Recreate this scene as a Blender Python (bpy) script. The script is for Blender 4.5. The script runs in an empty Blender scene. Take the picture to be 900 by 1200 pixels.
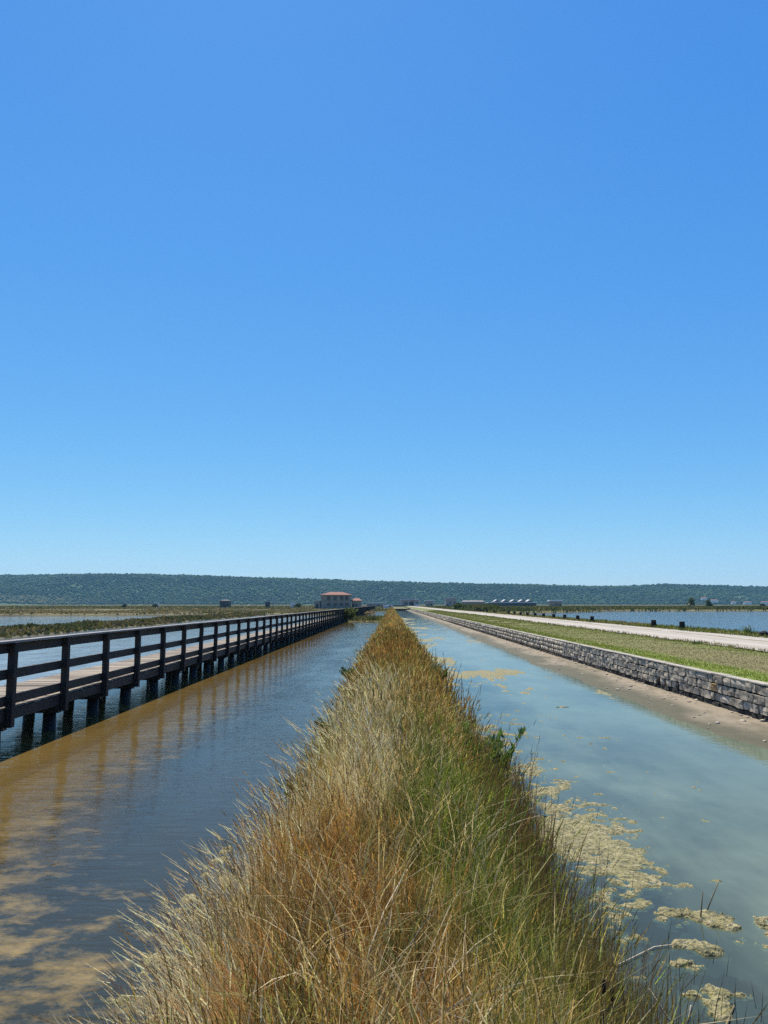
import bpy, bmesh, math, random
import numpy as np
from mathutils import Vector, Matrix

R = math.radians
random.seed(7)
rng = np.random.default_rng(11)
scene = bpy.context.scene
COL = scene.collection

# ------------------------------------------------------------------ camera
CAM_Z = 2.6
F = 900.0                       # focal length in photo pixels (photo is 900 x 1200)
VPX, HZY = 458.0, 708.0         # vanishing point of the canal, horizon row
cam_d = bpy.data.cameras.new('camera')
cam = bpy.data.objects.new('camera', cam_d)
COL.objects.link(cam)
cam_d.sensor_fit = 'HORIZONTAL'
cam_d.sensor_width = 36.0
cam_d.lens = 36.0
cam_d.clip_start = 0.05
cam_d.clip_end = 9000
cam.location = (0, 0, CAM_Z)
cam.rotation_euler = (R(90 + math.degrees(math.atan((HZY - 600) / F))), 0, math.atan((VPX - 450) / F))
scene.camera = cam

# ------------------------------------------------------------------ sky, sun, exposure
SUN_EL, SUN_AZ = R(59), R(-14)          # azimuth measured from +Y towards +X
world = bpy.data.worlds.new('World')
scene.world = world
world.use_nodes = True
wn, wl = world.node_tree.nodes, world.node_tree.links
wn.clear()
sky = wn.new('ShaderNodeTexSky')
sky.sky_type = 'NISHITA'
sky.sun_disc = False
sky.sun_elevation = SUN_EL
sky.sun_rotation = SUN_AZ
sky.altitude = 0
sky.air_density = 1.0
sky.dust_density = 0.15
sky.ozone_density = 2.5
hs = wn.new('ShaderNodeHueSaturation')
hs.inputs['Saturation'].default_value = 1.12
bg = wn.new('ShaderNodeBackground')
bg.inputs['Strength'].default_value = 0.0608
wo = wn.new('ShaderNodeOutputWorld')
wl.new(sky.outputs[0], hs.inputs['Color'])
# the camera's tone response, the same curve over the whole sky: gain * value ** power in each channel
sp = wn.new('ShaderNodeSeparateColor'); cb = wn.new('ShaderNodeCombineColor')
wl.new(hs.outputs[0], sp.inputs[0])
for ch, (pre, power, gain) in enumerate(((0.0578, 1.03, 11.1), (0.0947, 0.71, 8.3), (0.1316, 0.32, 9.05))):
    m_ = wn.new('ShaderNodeMath'); m_.operation = 'MULTIPLY'; m_.inputs[1].default_value = pre
    p_ = wn.new('ShaderNodeMath'); p_.operation = 'POWER'; p_.inputs[1].default_value = power
    g_ = wn.new('ShaderNodeMath'); g_.operation = 'MULTIPLY'; g_.inputs[1].default_value = gain
    wl.new(sp.outputs[ch], m_.inputs[0]); wl.new(m_.outputs[0], p_.inputs[0]); wl.new(p_.outputs[0], g_.inputs[0]); wl.new(g_.outputs[0], cb.inputs[ch])
wl.new(cb.outputs[0], bg.inputs[0])
wl.new(bg.outputs[0], wo.inputs[0])

sun_d = bpy.data.lights.new('sun', 'SUN')
sun_d.energy = 4.8
sun_d.angle = R(0.5)
sun_d.color = (1.0, 0.93, 0.82)
sun = bpy.data.objects.new('sun', sun_d)
COL.objects.link(sun)
SUN_DIR = Vector((math.sin(SUN_AZ) * math.cos(SUN_EL), math.cos(SUN_AZ) * math.cos(SUN_EL), math.sin(SUN_EL)))
sun.rotation_euler = SUN_DIR.to_track_quat('Z', 'Y').to_euler()
sun.location = (-20, 60, 90)

vs = scene.view_settings
scene.display_settings.display_device = 'sRGB'
vs.view_transform = 'Standard'
vs.look = 'None'
vs.exposure = 0.72
vs.gamma = 1.0
vs.use_curve_mapping = False
cy = scene.cycles
cy.use_denoising = False
cy.max_bounces = 6
cy.diffuse_bounces = 2
cy.glossy_bounces = 2
cy.transmission_bounces = 3
cy.transparent_max_bounces = 8
cy.volume_bounces = 0
cy.sample_clamp_indirect = 4.0
cy.caustics_reflective = False
cy.caustics_refractive = False

# ------------------------------------------------------------------ helpers
def X(px, d): return (px - VPX) / F * d
def Z(py, d): return CAM_Z - (py - HZY) / F * d

def link(o, parent=None):
    COL.objects.link(o)
    if parent is not None:
        o.parent = parent
    return o

def tag(o, label=None, cat=None, group=None, kind=None):
    if label: o['label'] = label
    if cat: o['category'] = cat
    if group: o['group'] = group
    if kind: o['kind'] = kind
    return o

def empty(name, loc=(0, 0, 0)):
    o = bpy.data.objects.new(name, None)
    o.empty_display_size = 0.2
    o.location = loc
    return link(o)

def mobj(name, me, mat=None, parent=None, loc=None, rot=None, scale=None):
    o = bpy.data.objects.new(name, me)
    if mat is not None and not me.materials:
        me.materials.append(mat)
    if loc is not None: o.location = loc
    if rot is not None: o.rotation_euler = rot
    if scale is not None: o.scale = scale
    return link(o, parent)

def bm_mesh(bm, name='mesh', smooth=False):
    me = bpy.data.meshes.new(name)
    bm.normal_update()
    bm.to_mesh(me)
    bm.free()
    if smooth:
        me.polygons.foreach_set('use_smooth', np.ones(len(me.polygons), dtype=bool))
    return me

def add_box(bm, c, s, bevel=0.0, rot=None):
    r = bmesh.ops.create_cube(bm, size=1.0)
    vv = r['verts']
    bmesh.ops.scale(bm, verts=vv, vec=s)
    if bevel > 0:
        es = {e for v in vv for e in v.link_edges}
        rb = bmesh.ops.bevel(bm, geom=list(es), offset=bevel, segments=1, affect='EDGES')
        vv = list({v for f in rb['faces'] for v in f.verts} | {v for v in vv if v.is_valid})
    if rot is not None:
        bmesh.ops.rotate(bm, verts=vv, cent=(0, 0, 0), matrix=rot)
    bmesh.ops.translate(bm, verts=vv, vec=c)

def box_mesh(s, bevel=0.0, c=(0, 0, 0), name='box'):
    bm = bmesh.new()
    add_box(bm, c, s, bevel)
    return bm_mesh(bm, name)

def np_mesh(name, verts, faces, col=None, smooth=False):
    """verts (N,3); faces (M,3) or (M,4) arrays of one size."""
    verts = np.asarray(verts, dtype=np.float32)
    faces = np.asarray(faces, dtype=np.int32)
    k = faces.shape[1]
    me = bpy.data.meshes.new(name)
    me.vertices.add(len(verts))
    me.vertices.foreach_set('co', verts.ravel())
    me.loops.add(faces.size)
    me.loops.foreach_set('vertex_index', faces.ravel())
    me.polygons.add(len(faces))
    me.polygons.foreach_set('loop_start', np.arange(0, faces.size, k, dtype=np.int32))
    if smooth:
        me.polygons.foreach_set('use_smooth', np.ones(len(faces), dtype=bool))
    if col is not None:
        a = me.attributes.new('col', 'FLOAT_COLOR', 'POINT')
        c4 = np.ones((len(verts), 4), dtype=np.float32)
        c4[:, :3] = col
        a.data.foreach_set('color', c4.ravel())
    me.update(calc_edges=True)
    me.validate()
    return me

def wob(v, seed=0.0):
    """smooth pseudo noise of one variable, about -1..1"""
    v = np.asarray(v, dtype=float)
    return (np.sin(v * 1.0 + seed * 1.7) + 0.6 * np.sin(v * 2.17 + seed * 3.1 + 1.0) + 0.4 * np.sin(v * 4.71 + seed * 5.3 + 2.0)) / 2.0

_tab = np.random.default_rng(5).random((256, 256))
def vnoise(x, y):
    x = np.asarray(x, dtype=float); y = np.asarray(y, dtype=float)
    xi = np.floor(x).astype(int); yi = np.floor(y).astype(int)
    fx = x - xi; fy = y - yi
    fx = fx * fx * (3 - 2 * fx); fy = fy * fy * (3 - 2 * fy)
    a = _tab[xi % 256, yi % 256]; b = _tab[(xi + 1) % 256, yi % 256]
    c = _tab[xi % 256, (yi + 1) % 256]; d = _tab[(xi + 1) % 256, (yi + 1) % 256]
    return (a * (1 - fx) + b * fx) * (1 - fy) + (c * (1 - fx) + d * fx) * fy
def fbm(x, y, o=4):
    s = 0; a = 0.5; t = 0
    for i in range(o):
        s = s + a * vnoise(np.asarray(x) * 2 ** i + 17.3 * i, np.asarray(y) * 2 ** i + 5.1 * i); t += a; a *= 0.5
    return s / t
def sstep(a, b, v):
    t = np.clip((np.asarray(v, dtype=float) - a) / (b - a), 0, 1)
    return t * t * (3 - 2 * t)

def grid_mesh(name, xs, ys, zf, col=None, smooth=True):
    gx, gy = np.meshgrid(xs, ys)
    gz = zf(gx, gy)
    v = np.stack([gx, gy, gz], -1).reshape(-1, 3)
    nx, ny = len(xs), len(ys)
    i = np.arange(nx * ny).reshape(ny, nx)
    f = np.stack([i[:-1, :-1], i[:-1, 1:], i[1:, 1:], i[1:, :-1]], -1).reshape(-1, 4)
    c = None
    if col is not None:
        c = col(gx, gy, gz).reshape(-1, 3)
    return np_mesh(name, v, f, c, smooth)

# ------------------------------------------------------------------ materials
class NT:
    def __init__(s, name):
        s.m = bpy.data.materials.new(name)
        s.m.use_nodes = True
        s.t = s.m.node_tree
        s.t.nodes.clear()
        s.out = s.n('ShaderNodeOutputMaterial')
    def n(s, ty, **kw):
        nd = s.t.nodes.new(ty)
        for k, v in kw.items():
            if hasattr(nd, k) and not k.startswith('i_'):
                setattr(nd, k, v)
        return nd
    def l(s, a, b): s.t.links.new(a, b)
    def coord(s, kind='Object', scale=None):
        tc = s.n('ShaderNodeTexCoord')
        o = tc.outputs[kind]
        if scale is not None:
            mp = s.n('ShaderNodeMapping')
            mp.inputs['Scale'].default_value = scale
            s.l(o, mp.inputs[0]); o = mp.outputs[0]
        return o
    def pos(s, scale=None):
        g = s.n('ShaderNodeNewGeometry')
        o = g.outputs['Position']
        if scale is not None:
            mp = s.n('ShaderNodeMapping')
            mp.inputs['Scale'].default_value = scale
            s.l(o, mp.inputs[0]); o = mp.outputs[0]
        return o
    def noise(s, vec, scale, detail=4, rough=0.55, dist=0.0):
        nd = s.n('ShaderNodeTexNoise')
        nd.inputs['Scale'].default_value = scale
        nd.inputs['Detail'].default_value = detail
        nd.inputs['Roughness'].default_value = rough
        nd.inputs['Distortion'].default_value = dist
        s.l(vec, nd.inputs['Vector'])
        return nd.outputs[0]
    def ramp(s, fac, stops):
        nd = s.n('ShaderNodeValToRGB')
        el = nd.color_ramp.elements
        while len(el) < len(stops): el.new(0.5)
        for e, (p, c) in zip(el, stops):
            e.position = p
            e.color = (c, c, c, 1) if isinstance(c, (int, float)) else (*c, 1)
        s.l(fac, nd.inputs[0])
        return nd.outputs[0]
    def mix(s, fac, a, b, mode='MIX'):
        nd = s.n('ShaderNodeMix'); nd.data_type = 'RGBA'; nd.blend_type = mode
        for sock, v in ((nd.inputs[0], fac), (nd.inputs[6], a), (nd.inputs[7], b)):
            if hasattr(v, 'is_linked') or hasattr(v, 'links'): s.l(v, sock)
            elif isinstance(v, (int, float)): sock.default_value = v
            else: sock.default_value = (*v, 1)
        return nd.outputs[2]
    def math(s, op, a, b=None, c=None):
        nd = s.n('ShaderNodeMath'); nd.operation = op
        for i, v in enumerate((a, b, c)):
            if v is None: continue
            if hasattr(v, 'links'): s.l(v, nd.inputs[i])
            else: nd.inputs[i].default_value = v
        return nd.outputs[0]
    def bump(s, h, strength=0.3, dist=0.02, normal=None):
        nd = s.n('ShaderNodeBump')
        nd.inputs['Strength'].default_value = strength
        nd.inputs['Distance'].default_value = dist
        s.l(h, nd.inputs['Height'])
        if normal is not None: s.l(normal, nd.inputs['Normal'])
        return nd.outputs[0]
    def pbsdf(s, color, rough=0.8, bump=None, spec=0.3):
        p = s.n('ShaderNodeBsdfPrincipled')
        if hasattr(color, 'links'): s.l(color, p.inputs['Base Color'])
        else: p.inputs['Base Color'].default_value = (*color, 1)
        if hasattr(rough, 'links'): s.l(rough, p.inputs['Roughness'])
        else: p.inputs['Roughness'].default_value = rough
        p.inputs['Specular IOR Level'].default_value = spec
        if bump is not None: s.l(bump, p.inputs['Normal'])
        s.l(p.outputs[0], s.out.inputs[0])
        return p

def rand_of(t):
    oi = t.n('ShaderNodeObjectInfo')
    g = t.n('ShaderNodeNewGeometry')
    a = t.math('ADD', oi.outputs['Random'], g.outputs['Random Per Island'])
    return t.math('FRACT', a)

def simple_mat(name, c1, c2, scale=3.0, rough=0.85, bump=0.0, bscale=None, vary=0.0, spec=0.3):
    t = NT(name)
    p = t.coord('Object')
    f = t.noise(p, scale, 5, 0.6)
    c = t.ramp(f, [(0.3, c1), (0.7, c2)])
    if vary:
        r = rand_of(t)
        k = t.math('MULTIPLY_ADD', r, 2 * vary, 1 - vary)
        comb = t.n('ShaderNodeCombineColor')
        for i in range(3): t.l(k, comb.inputs[i])
        c = t.mix(1.0, c, comb.outputs[0], 'MULTIPLY')
    b = None
    if bump:
        b = t.bump(t.noise(p, bscale or scale * 6, 4, 0.65), bump, 0.02)
    t.pbsdf(c, rough, b, spec)
    return t.m

def foliage_mat(name, trans=0.4, rough=0.55, spec=0.25, tint=(1, 1, 1)):
    t = NT(name)
    a = t.n('ShaderNodeAttribute'); a.attribute_name = 'col'
    p = t.n('ShaderNodeBsdfPrincipled')
    p.inputs['Roughness'].default_value = rough
    p.inputs['Specular IOR Level'].default_value = spec
    tr = t.n('ShaderNodeBsdfTranslucent')
    t.l(a.outputs['Color'], p.inputs['Base Color'])
    t.l(t.mix(1.0, a.outputs['Color'], (1.0, 0.95, 0.7), 'MULTIPLY'), tr.inputs['Color'])
    mx = t.n('ShaderNodeMixShader'); mx.inputs[0].default_value = trans
    t.l(p.outputs[0], mx.inputs[1]); t.l(tr.outputs[0], mx.inputs[2])
    t.l(mx.outputs[0], t.out.inputs[0])
    return t.m

def attr_mat(name, rough=0.9, bump=0.0, bscale=20, vscale=8.0, vamt=0.35, pos=True):
    t = NT(name)
    a = t.n('ShaderNodeAttribute'); a.attribute_name = 'col'
    p = t.pos() if pos else t.coord()
    f = t.noise(p, vscale, 6, 0.65)
    k = t.ramp(f, [(0.25, 1 - vamt), (0.75, 1 + vamt)])
    c = t.mix(1.0, a.outputs['Color'], k, 'MULTIPLY')
    b = t.bump(t.noise(p, bscale, 5, 0.65), bump, 0.05) if bump else None
    t.pbsdf(c, rough, b, 0.2)
    return t.m

def water_mat(name, murk, murk_fac, tint, scale, strength, stretch=(1, 1, 1), rough=0.03, patch=None, bdist=0.06):
    t = NT(name)
    p = t.pos(stretch)
    pw = t.pos()
    n1 = t.noise(p, scale, 3, 0.55, 0.4)
    n2 = t.noise(p, scale * 0.23, 2, 0.5, 0.2)
    calm = t.ramp(t.noise(t.pos((0.6, 0.18, 1)), 0.9, 3, 0.6), [(0.35, 0.35), (0.65, 1.0)])
    h = t.math('ADD', t.math('MULTIPLY', n1, 0.55), t.math('MULTIPLY', n2, 0.8))
    h = t.math('MULTIPLY', h, calm)
    b = t.bump(h, strength, bdist)
    fr = t.n('ShaderNodeFresnel'); fr.inputs['IOR'].default_value = 1.333
    t.l(b, fr.inputs['Normal'])
    gl = t.n('ShaderNodeBsdfGlossy'); gl.inputs['Roughness'].default_value = rough
    t.l(b, gl.inputs['Normal'])
    tr = t.n('ShaderNodeBsdfTransparent'); tr.inputs[0].default_value = (*tint, 1)
    df = t.n('ShaderNodeBsdfDiffuse')
    mk = t.noise(t.pos((1, 0.45, 1)), 0.55, 5, 0.6)
    mc = t.mix(t.ramp(mk, [(0.35, 0.0), (0.65, 1.0)]), tuple(0.72 * c for c in murk), tuple(1.15 * c for c in murk))
    t.l(mc, df.inputs[0])
    m1 = t.n('ShaderNodeMixShader'); m1.inputs[0].default_value = murk_fac
    if patch == 'left':             # silt hangs in the shallow water by the boardwalk, the middle is clear
        sx = t.n('ShaderNodeSeparateXYZ'); t.l(pw, sx.inputs[0])
        q = t.math('ADD', sx.outputs[0], t.math('MULTIPLY', t.math('SUBTRACT', mk, 0.5), 3.5))
        mr = t.n('ShaderNodeMapRange'); mr.inputs[1].default_value = -6.2; mr.inputs[2].default_value = -3.2
        mr.inputs[3].default_value = murk_fac; mr.inputs[4].default_value = 0.05
        t.l(q, mr.inputs[0]); t.l(mr.outputs[0], m1.inputs[0])
    if patch == 'right':            # clear dark water along the levee, milky farther out
        sx = t.n('ShaderNodeSeparateXYZ'); t.l(pw, sx.inputs[0])
        q = t.math('ADD', sx.outputs[0], t.math('MULTIPLY', t.math('SUBTRACT', mk, 0.5), 4.0))
        mr = t.n('ShaderNodeMapRange'); mr.inputs[1].default_value = 2.0; mr.inputs[2].default_value = 3.9
        mr.inputs[3].default_value = 0.26; mr.inputs[4].default_value = murk_fac
        t.l(q, mr.inputs[0]); t.l(mr.outputs[0], m1.inputs[0])
    t.l(tr.outputs[0], m1.inputs[1]); t.l(df.outputs[0], m1.inputs[2])
    m2 = t.n('ShaderNodeMixShader')
    t.l(fr.outputs[0], m2.inputs[0]); t.l(m1.outputs[0], m2.inputs[1]); t.l(gl.outputs[0], m2.inputs[2])
    t.l(m2.outputs[0], t.out.inputs[0])
    return t.m

# weathered timber
def timber_mat(name, ca, cb, vary=0.2, axis=(1, 8, 8), rough=0.8):
    t = NT(name)
    p = t.pos(axis)
    g = t.noise(p, 4.0, 6, 0.7, 0.6)
    big = t.noise(t.pos(), 1.3, 3, 0.6)
    c = t.ramp(g, [(0.3, ca), (0.72, cb)])
    c = t.mix(t.ramp(big, [(0.35, 0.0), (0.7, 0.45)]), c, tuple(0.6 * k for k in ca))
    r = rand_of(t)
    k = t.math('MULTIPLY_ADD', r, 2 * vary, 1 - vary)
    cc = t.n('ShaderNodeCombineColor')
    for i in range(3): t.l(k, cc.inputs[i])
    c = t.mix(1.0, c, cc.outputs[0], 'MULTIPLY')
    t.pbsdf(c, rough, t.bump(g, 0.35, 0.006), 0.25)
    return t.m

M = {}
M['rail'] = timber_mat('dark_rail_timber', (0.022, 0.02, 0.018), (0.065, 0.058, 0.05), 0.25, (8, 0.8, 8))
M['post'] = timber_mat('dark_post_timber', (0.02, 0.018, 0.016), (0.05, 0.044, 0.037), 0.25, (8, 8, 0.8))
M['cap'] = timber_mat('sunlit_cap_timber', (0.2, 0.19, 0.175), (0.33, 0.31, 0.285), 0.12, (8, 0.6, 8))  # sunlight on the handrail top put into its colour, paler than the rails
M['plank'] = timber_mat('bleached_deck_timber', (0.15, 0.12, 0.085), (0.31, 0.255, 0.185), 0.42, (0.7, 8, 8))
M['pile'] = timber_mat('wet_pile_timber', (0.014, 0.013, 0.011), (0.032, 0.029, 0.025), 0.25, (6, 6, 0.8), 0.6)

def stone_mat(name, stops, vary):
    t = NT(name)
    p = t.coord('Object')
    oi = t.n('ShaderNodeObjectInfo')
    off = t.n('ShaderNodeVectorMath'); off.operation = 'ADD'
    g = t.n('ShaderNodeNewGeometry')
    t.l(g.outputs['Position'], off.inputs[0])
    f = t.noise(off.outputs[0], 6.0, 6, 0.68)
    c = t.ramp(f, stops)
    r = rand_of(t)
    k = t.math('MULTIPLY_ADD', r, 2 * vary, 1 - vary)
    cc = t.n('ShaderNodeCombineColor')
    for i in range(3): t.l(k, cc.inputs[i])
    c = t.mix(1.0, c, cc.outputs[0], 'MULTIPLY')
    t.pbsdf(c, 0.9, t.bump(t.noise(off.outputs[0], 22, 6, 0.7), 0.7, 0.02), 0.2)
    return t.m
M['stone'] = stone_mat('grey_limestone', [(0.3, (0.22, 0.19, 0.14)), (0.5, (0.38, 0.33, 0.25)), (0.72, (0.53, 0.465, 0.36))], 0.28)
M['wetstone'] = stone_mat('algae_stained_stone', [(0.3, (0.018, 0.017, 0.015)), (0.7, (0.06, 0.057, 0.05))], 0.4)
M['ochre'] = stone_mat('ochre_stone', [(0.3, (0.3, 0.2, 0.09)), (0.7, (0.42, 0.27, 0.12))], 0.2)
M['coping'] = stone_mat('pale_coping_stone', [(0.3, (0.24, 0.215, 0.17)), (0.7, (0.38, 0.35, 0.29))], 0.12)
M['core'] = simple_mat('wall_core', (0.015, 0.014, 0.012), (0.03, 0.028, 0.025), 5)
M['bollard'] = stone_mat('dark_bollard_stone', [(0.3, (0.02, 0.019, 0.017)), (0.7, (0.045, 0.042, 0.038))], 0.2)
M['grass'] = foliage_mat('grass_blades', 0.45, 0.6, 0.08)
M['leaf'] = foliage_mat('shrub_leaves', 0.35, 0.45)
M['marsh_plants'] = foliage_mat('marsh_plants', 0.3, 0.7)
M['forest'] = attr_mat('forest_crowns', 0.95, 0.0, 1, 0.25, 0.3)
M['soil'] = attr_mat('levee_soil', 0.95, 0.6, 30, 6.0, 0.4)
M['turf'] = attr_mat('short_turf', 0.95, 0.5, 25, 5.0, 0.3)
M['mud'] = attr_mat('mud', 0.75, 0.35, 18, 3.5, 0.2)
M['flat'] = attr_mat('marsh_flat', 0.95, 0.0, 1, 0.15, 0.35)
M['stem'] = simple_mat('plant_stem', (0.12, 0.1, 0.05), (0.2, 0.16, 0.08), 6)
M['dry'] = simple_mat('dry_stalk', (0.4, 0.33, 0.22), (0.58, 0.5, 0.36), 20)
M['cattail'] = simple_mat('cattail_head', (0.02, 0.013, 0.009), (0.05, 0.03, 0.018), 60, 0.95)
M['bark'] = simple_mat('bark', (0.06, 0.048, 0.035), (0.12, 0.1, 0.08), 4)
M['plaster_grey'] = simple_mat('grey_plaster', (0.28, 0.22, 0.165), (0.35, 0.28, 0.215), 0.6)
M['plaster_pink'] = simple_mat('pinkish_plaster', (0.34, 0.27, 0.235), (0.42, 0.34, 0.3), 0.6)
M['plaster_white'] = simple_mat('white_plaster', (0.6, 0.59, 0.57), (0.72, 0.7, 0.68), 0.6)
M['tile'] = simple_mat('terracotta_tile', (0.16, 0.068, 0.048), (0.24, 0.105, 0.072), 1.2)
M['concrete'] = simple_mat('concrete_roof', (0.4, 0.39, 0.38), (0.55, 0.54, 0.52), 0.8)
M['whiteroof'] = simple_mat('white_sheet_roof', (0.7, 0.7, 0.7), (0.8, 0.8, 0.8), 0.8)
M['greyroof'] = simple_mat('grey_tile_roof', (0.16, 0.15, 0.145), (0.24, 0.22, 0.21), 0.8)
M['darkroof'] = simple_mat('dark_sheet_roof', (0.06, 0.06, 0.065), (0.1, 0.1, 0.1), 0.8)
M['pane'] = simple_mat('window_pane', (0.015, 0.018, 0.022), (0.03, 0.035, 0.04), 1, 0.15, spec=0.5)
M['opening'] = simple_mat('door_leaf', (0.03, 0.028, 0.025), (0.05, 0.045, 0.04), 1)
M['frame'] = simple_mat('window_frame', (0.5, 0.48, 0.45), (0.6, 0.58, 0.55), 1)
M['white_paint'] = simple_mat('white_paint', (0.72, 0.72, 0.72), (0.8, 0.8, 0.8), 1, 0.35, spec=0.5)
M['tyre'] = simple_mat('tyre_rubber', (0.015, 0.015, 0.015), (0.025, 0.025, 0.025), 5)

def algae_mat():
    t = NT('floating_algae')
    p = t.pos()
    f = t.noise(p, 9, 6, 0.7)
    c = t.ramp(f, [(0.25, (0.10, 0.09, 0.03)), (0.5, (0.225, 0.195, 0.085)), (0.75, (0.44, 0.375, 0.235))])
    f2 = t.noise(p, 1.3, 3, 0.5)
    c = t.mix(t.ramp(f2, [(0.4, 0.0), (0.65, 0.4)]), c, (0.2, 0.19, 0.07))
    f3 = t.noise(p, 22, 4, 0.7)
    c = t.mix(t.ramp(f3, [(0.40, 0.9), (0.53, 0.0)]), c, (0.05, 0.055, 0.028))
    vo = t.n('ShaderNodeTexVoronoi'); vo.inputs['Scale'].default_value = 45; t.l(p, vo.inputs['Vector'])
    b = t.bump(vo.outputs['Distance'], 0.9, 0.012, t.bump(t.noise(p, 25, 5, 0.7), 0.8, 0.02))
    t.pbsdf(c, 0.8, b, 0.3)
    return t.m
M['algae'] = algae_mat()

def gravel_mat():
    t = NT('white_gravel')
    p = t.pos()
    big = t.noise(t.pos((1, 0.12, 1)), 0.9, 5, 0.6)
    fine = t.noise(p, 14, 6, 0.75)
    c = t.ramp(fine, [(0.3, (0.26, 0.232, 0.19)), (0.7, (0.40, 0.365, 0.31))])
    c = t.mix(t.ramp(big, [(0.38, 0.4), (0.6, 0.0)]), c, (0.22, 0.19, 0.145))
    # worn rut lines and scattered weeds along the lane
    sx = t.n('ShaderNodeSeparateXYZ'); t.l(p, sx.inputs[0])
    wv = t.math('ADD', sx.outputs[0], t.math('MULTIPLY', t.noise(t.pos((0.01, 0.2, 1)), 1.0, 3), 0.9))
    d = t.math('ABSOLUTE', t.math('SUBTRACT', wv, 15.6))
    line = t.math('LESS_THAN', d, 0.2)
    brk = t.ramp(t.noise(t.pos((1, 0.5, 1)), 1.6, 4, 0.7), [(0.36, 0.0), (0.5, 0.95)])
    rut = t.ramp(t.math('ABSOLUTE', t.math('SUBTRACT', t.math('ABSOLUTE', t.math('SUBTRACT', wv, 14.9)), 0.95)), [(0.1, 0.3), (0.45, 0.0)])
    c = t.mix(rut, c, (0.46, 0.42, 0.36))
    c = t.mix(t.math('MULTIPLY', line, brk), c, (0.16, 0.13, 0.075))
    t.pbsdf(c, 0.95, t.bump(fine, 0.5, 0.02), 0.2)
    return t.m
M['gravel'] = gravel_mat()

def bed_mat():
    t = NT('canal_bed')
    p = t.pos()
    sx = t.n('ShaderNodeSeparateXYZ'); t.l(p, sx.inputs[0])
    n1 = t.noise(t.pos((0.75, 1.0, 1)), 2.3, 6, 0.7, 0.15)
    n2 = t.noise(t.pos((0.5, 1.6, 1)), 3.2, 5, 0.65)
    tan = t.ramp(n2, [(0.3, (0.19, 0.145, 0.065)), (0.7, (0.36, 0.285, 0.145))])
    dark = (0.025, 0.034, 0.036)
    # weed cover: heavy in the middle of the left canal, sparse near the boardwalk
    mid = t.math('MULTIPLY_ADD', sx.outputs[0], 0.16, 0.92)        # 0 near x=-6, 0.6 near x=-2
    mid = t.math('MINIMUM', t.math('MAXIMUM', mid, -0.12), 0.75)
    w = t.math('ADD', t.math('ADD', n1, t.math('MULTIPLY', mid, 0.42)), t.math('MULTIPLY', n2, 0.22))
    far = t.math('MINIMUM', t.math('MAXIMUM', t.math('MULTIPLY_ADD', sx.outputs[1], 0.06, -0.42), 0.0), 0.3)
    w = t.math('ADD', w, t.math('MULTIPLY', far, t.math('MINIMUM', t.math('MAXIMUM', t.math('MULTIPLY_ADD', sx.outputs[0], 0.36, 2.2), 0.0), 1.0)))
    c = t.mix(t.ramp(w, [(0.66, 0.0), (0.86, 1.0)]), tan, dark)
    t.pbsdf(c, 0.9, t.bump(n2, 0.5, 0.05), 0.1)
    return t.m
M['bed'] = bed_mat()
M['water_left'] = water_mat('rippled_brown_water', (0.185, 0.122, 0.036), 0.74, (0.88, 0.85, 0.7), 13.0, 0.27, (0.25, 1.2, 1), 0.02, 'left')
M['water_right'] = water_mat('turbid_green_water', (0.185, 0.225, 0.15), 0.66, (0.55, 0.75, 0.75), 5.0, 0.10, (0.7, 1.2, 1), 0.03, 'right')
M['water_pan'] = water_mat('shallow_pan_water', (0.26, 0.29, 0.31), 0.85, (0.7, 0.7, 0.6), 6.0, 0.4, (0.6, 1.2, 1), 0.04)
M['water_basin'] = water_mat('blue_basin_water', (0.06, 0.11, 0.215), 0.85, (0.5, 0.6, 0.6), 2.2, 0.8, (0.5, 1.3, 1), 0.06, None, 0.09)

# ------------------------------------------------------------------ generic plant meshes
def blades(base, h, w, lean, col, segs=3, curve=1.9, az=None, tipcol=None, taper=0.75):
    """ribbons: base (N,3), h (N), w (N), lean (N,2) sideways reach at tip as a share of h, col (N,3)"""
    n = len(base)
    if az is None: az = rng.random(n) * 2 * np.pi
    side = np.stack([np.cos(az), np.sin(az), np.zeros(n)], -1)
    nv = 2 * segs + 1
    V = np.zeros((n, nv, 3)); C = np.zeros((n, nv, 3))
    lm = np.hypot(lean[:, 0], lean[:, 1])
    for k in range(segs + 1):
        t = k / segs
        zz = h * (t - 0.30 * np.clip(lm, 0, 1.6) * t ** 2.2)
        off = h * t ** curve
        c = base + np.stack([lean[:, 0] * off, lean[:, 1] * off, zz], -1)
        cc = col if tipcol is None else col * (1 - t) + tipcol * t
        if k < segs:
            ww = (w * (1.0 - taper * t ** 1.5) * 0.5)[:, None] * side
            V[:, 2 * k] = c - ww; V[:, 2 * k + 1] = c + ww
            C[:, 2 * k] = cc; C[:, 2 * k + 1] = cc
        else:
            V[:, 2 * k] = c; C[:, 2 * k] = cc
    fl = []
    for k in range(segs - 1):
        a = 2 * k
        fl += [[a, a + 1, a + 3], [a, a + 3, a + 2]]
    a = 2 * (segs - 1)
    fl.append([a, a + 1, a + 2])
    Fc = (np.arange(n) * nv)[:, None, None] + np.array(fl)[None]
    return V.reshape(-1, 3), Fc.reshape(-1, 3), C.reshape(-1, 3), V[:, -1]

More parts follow.
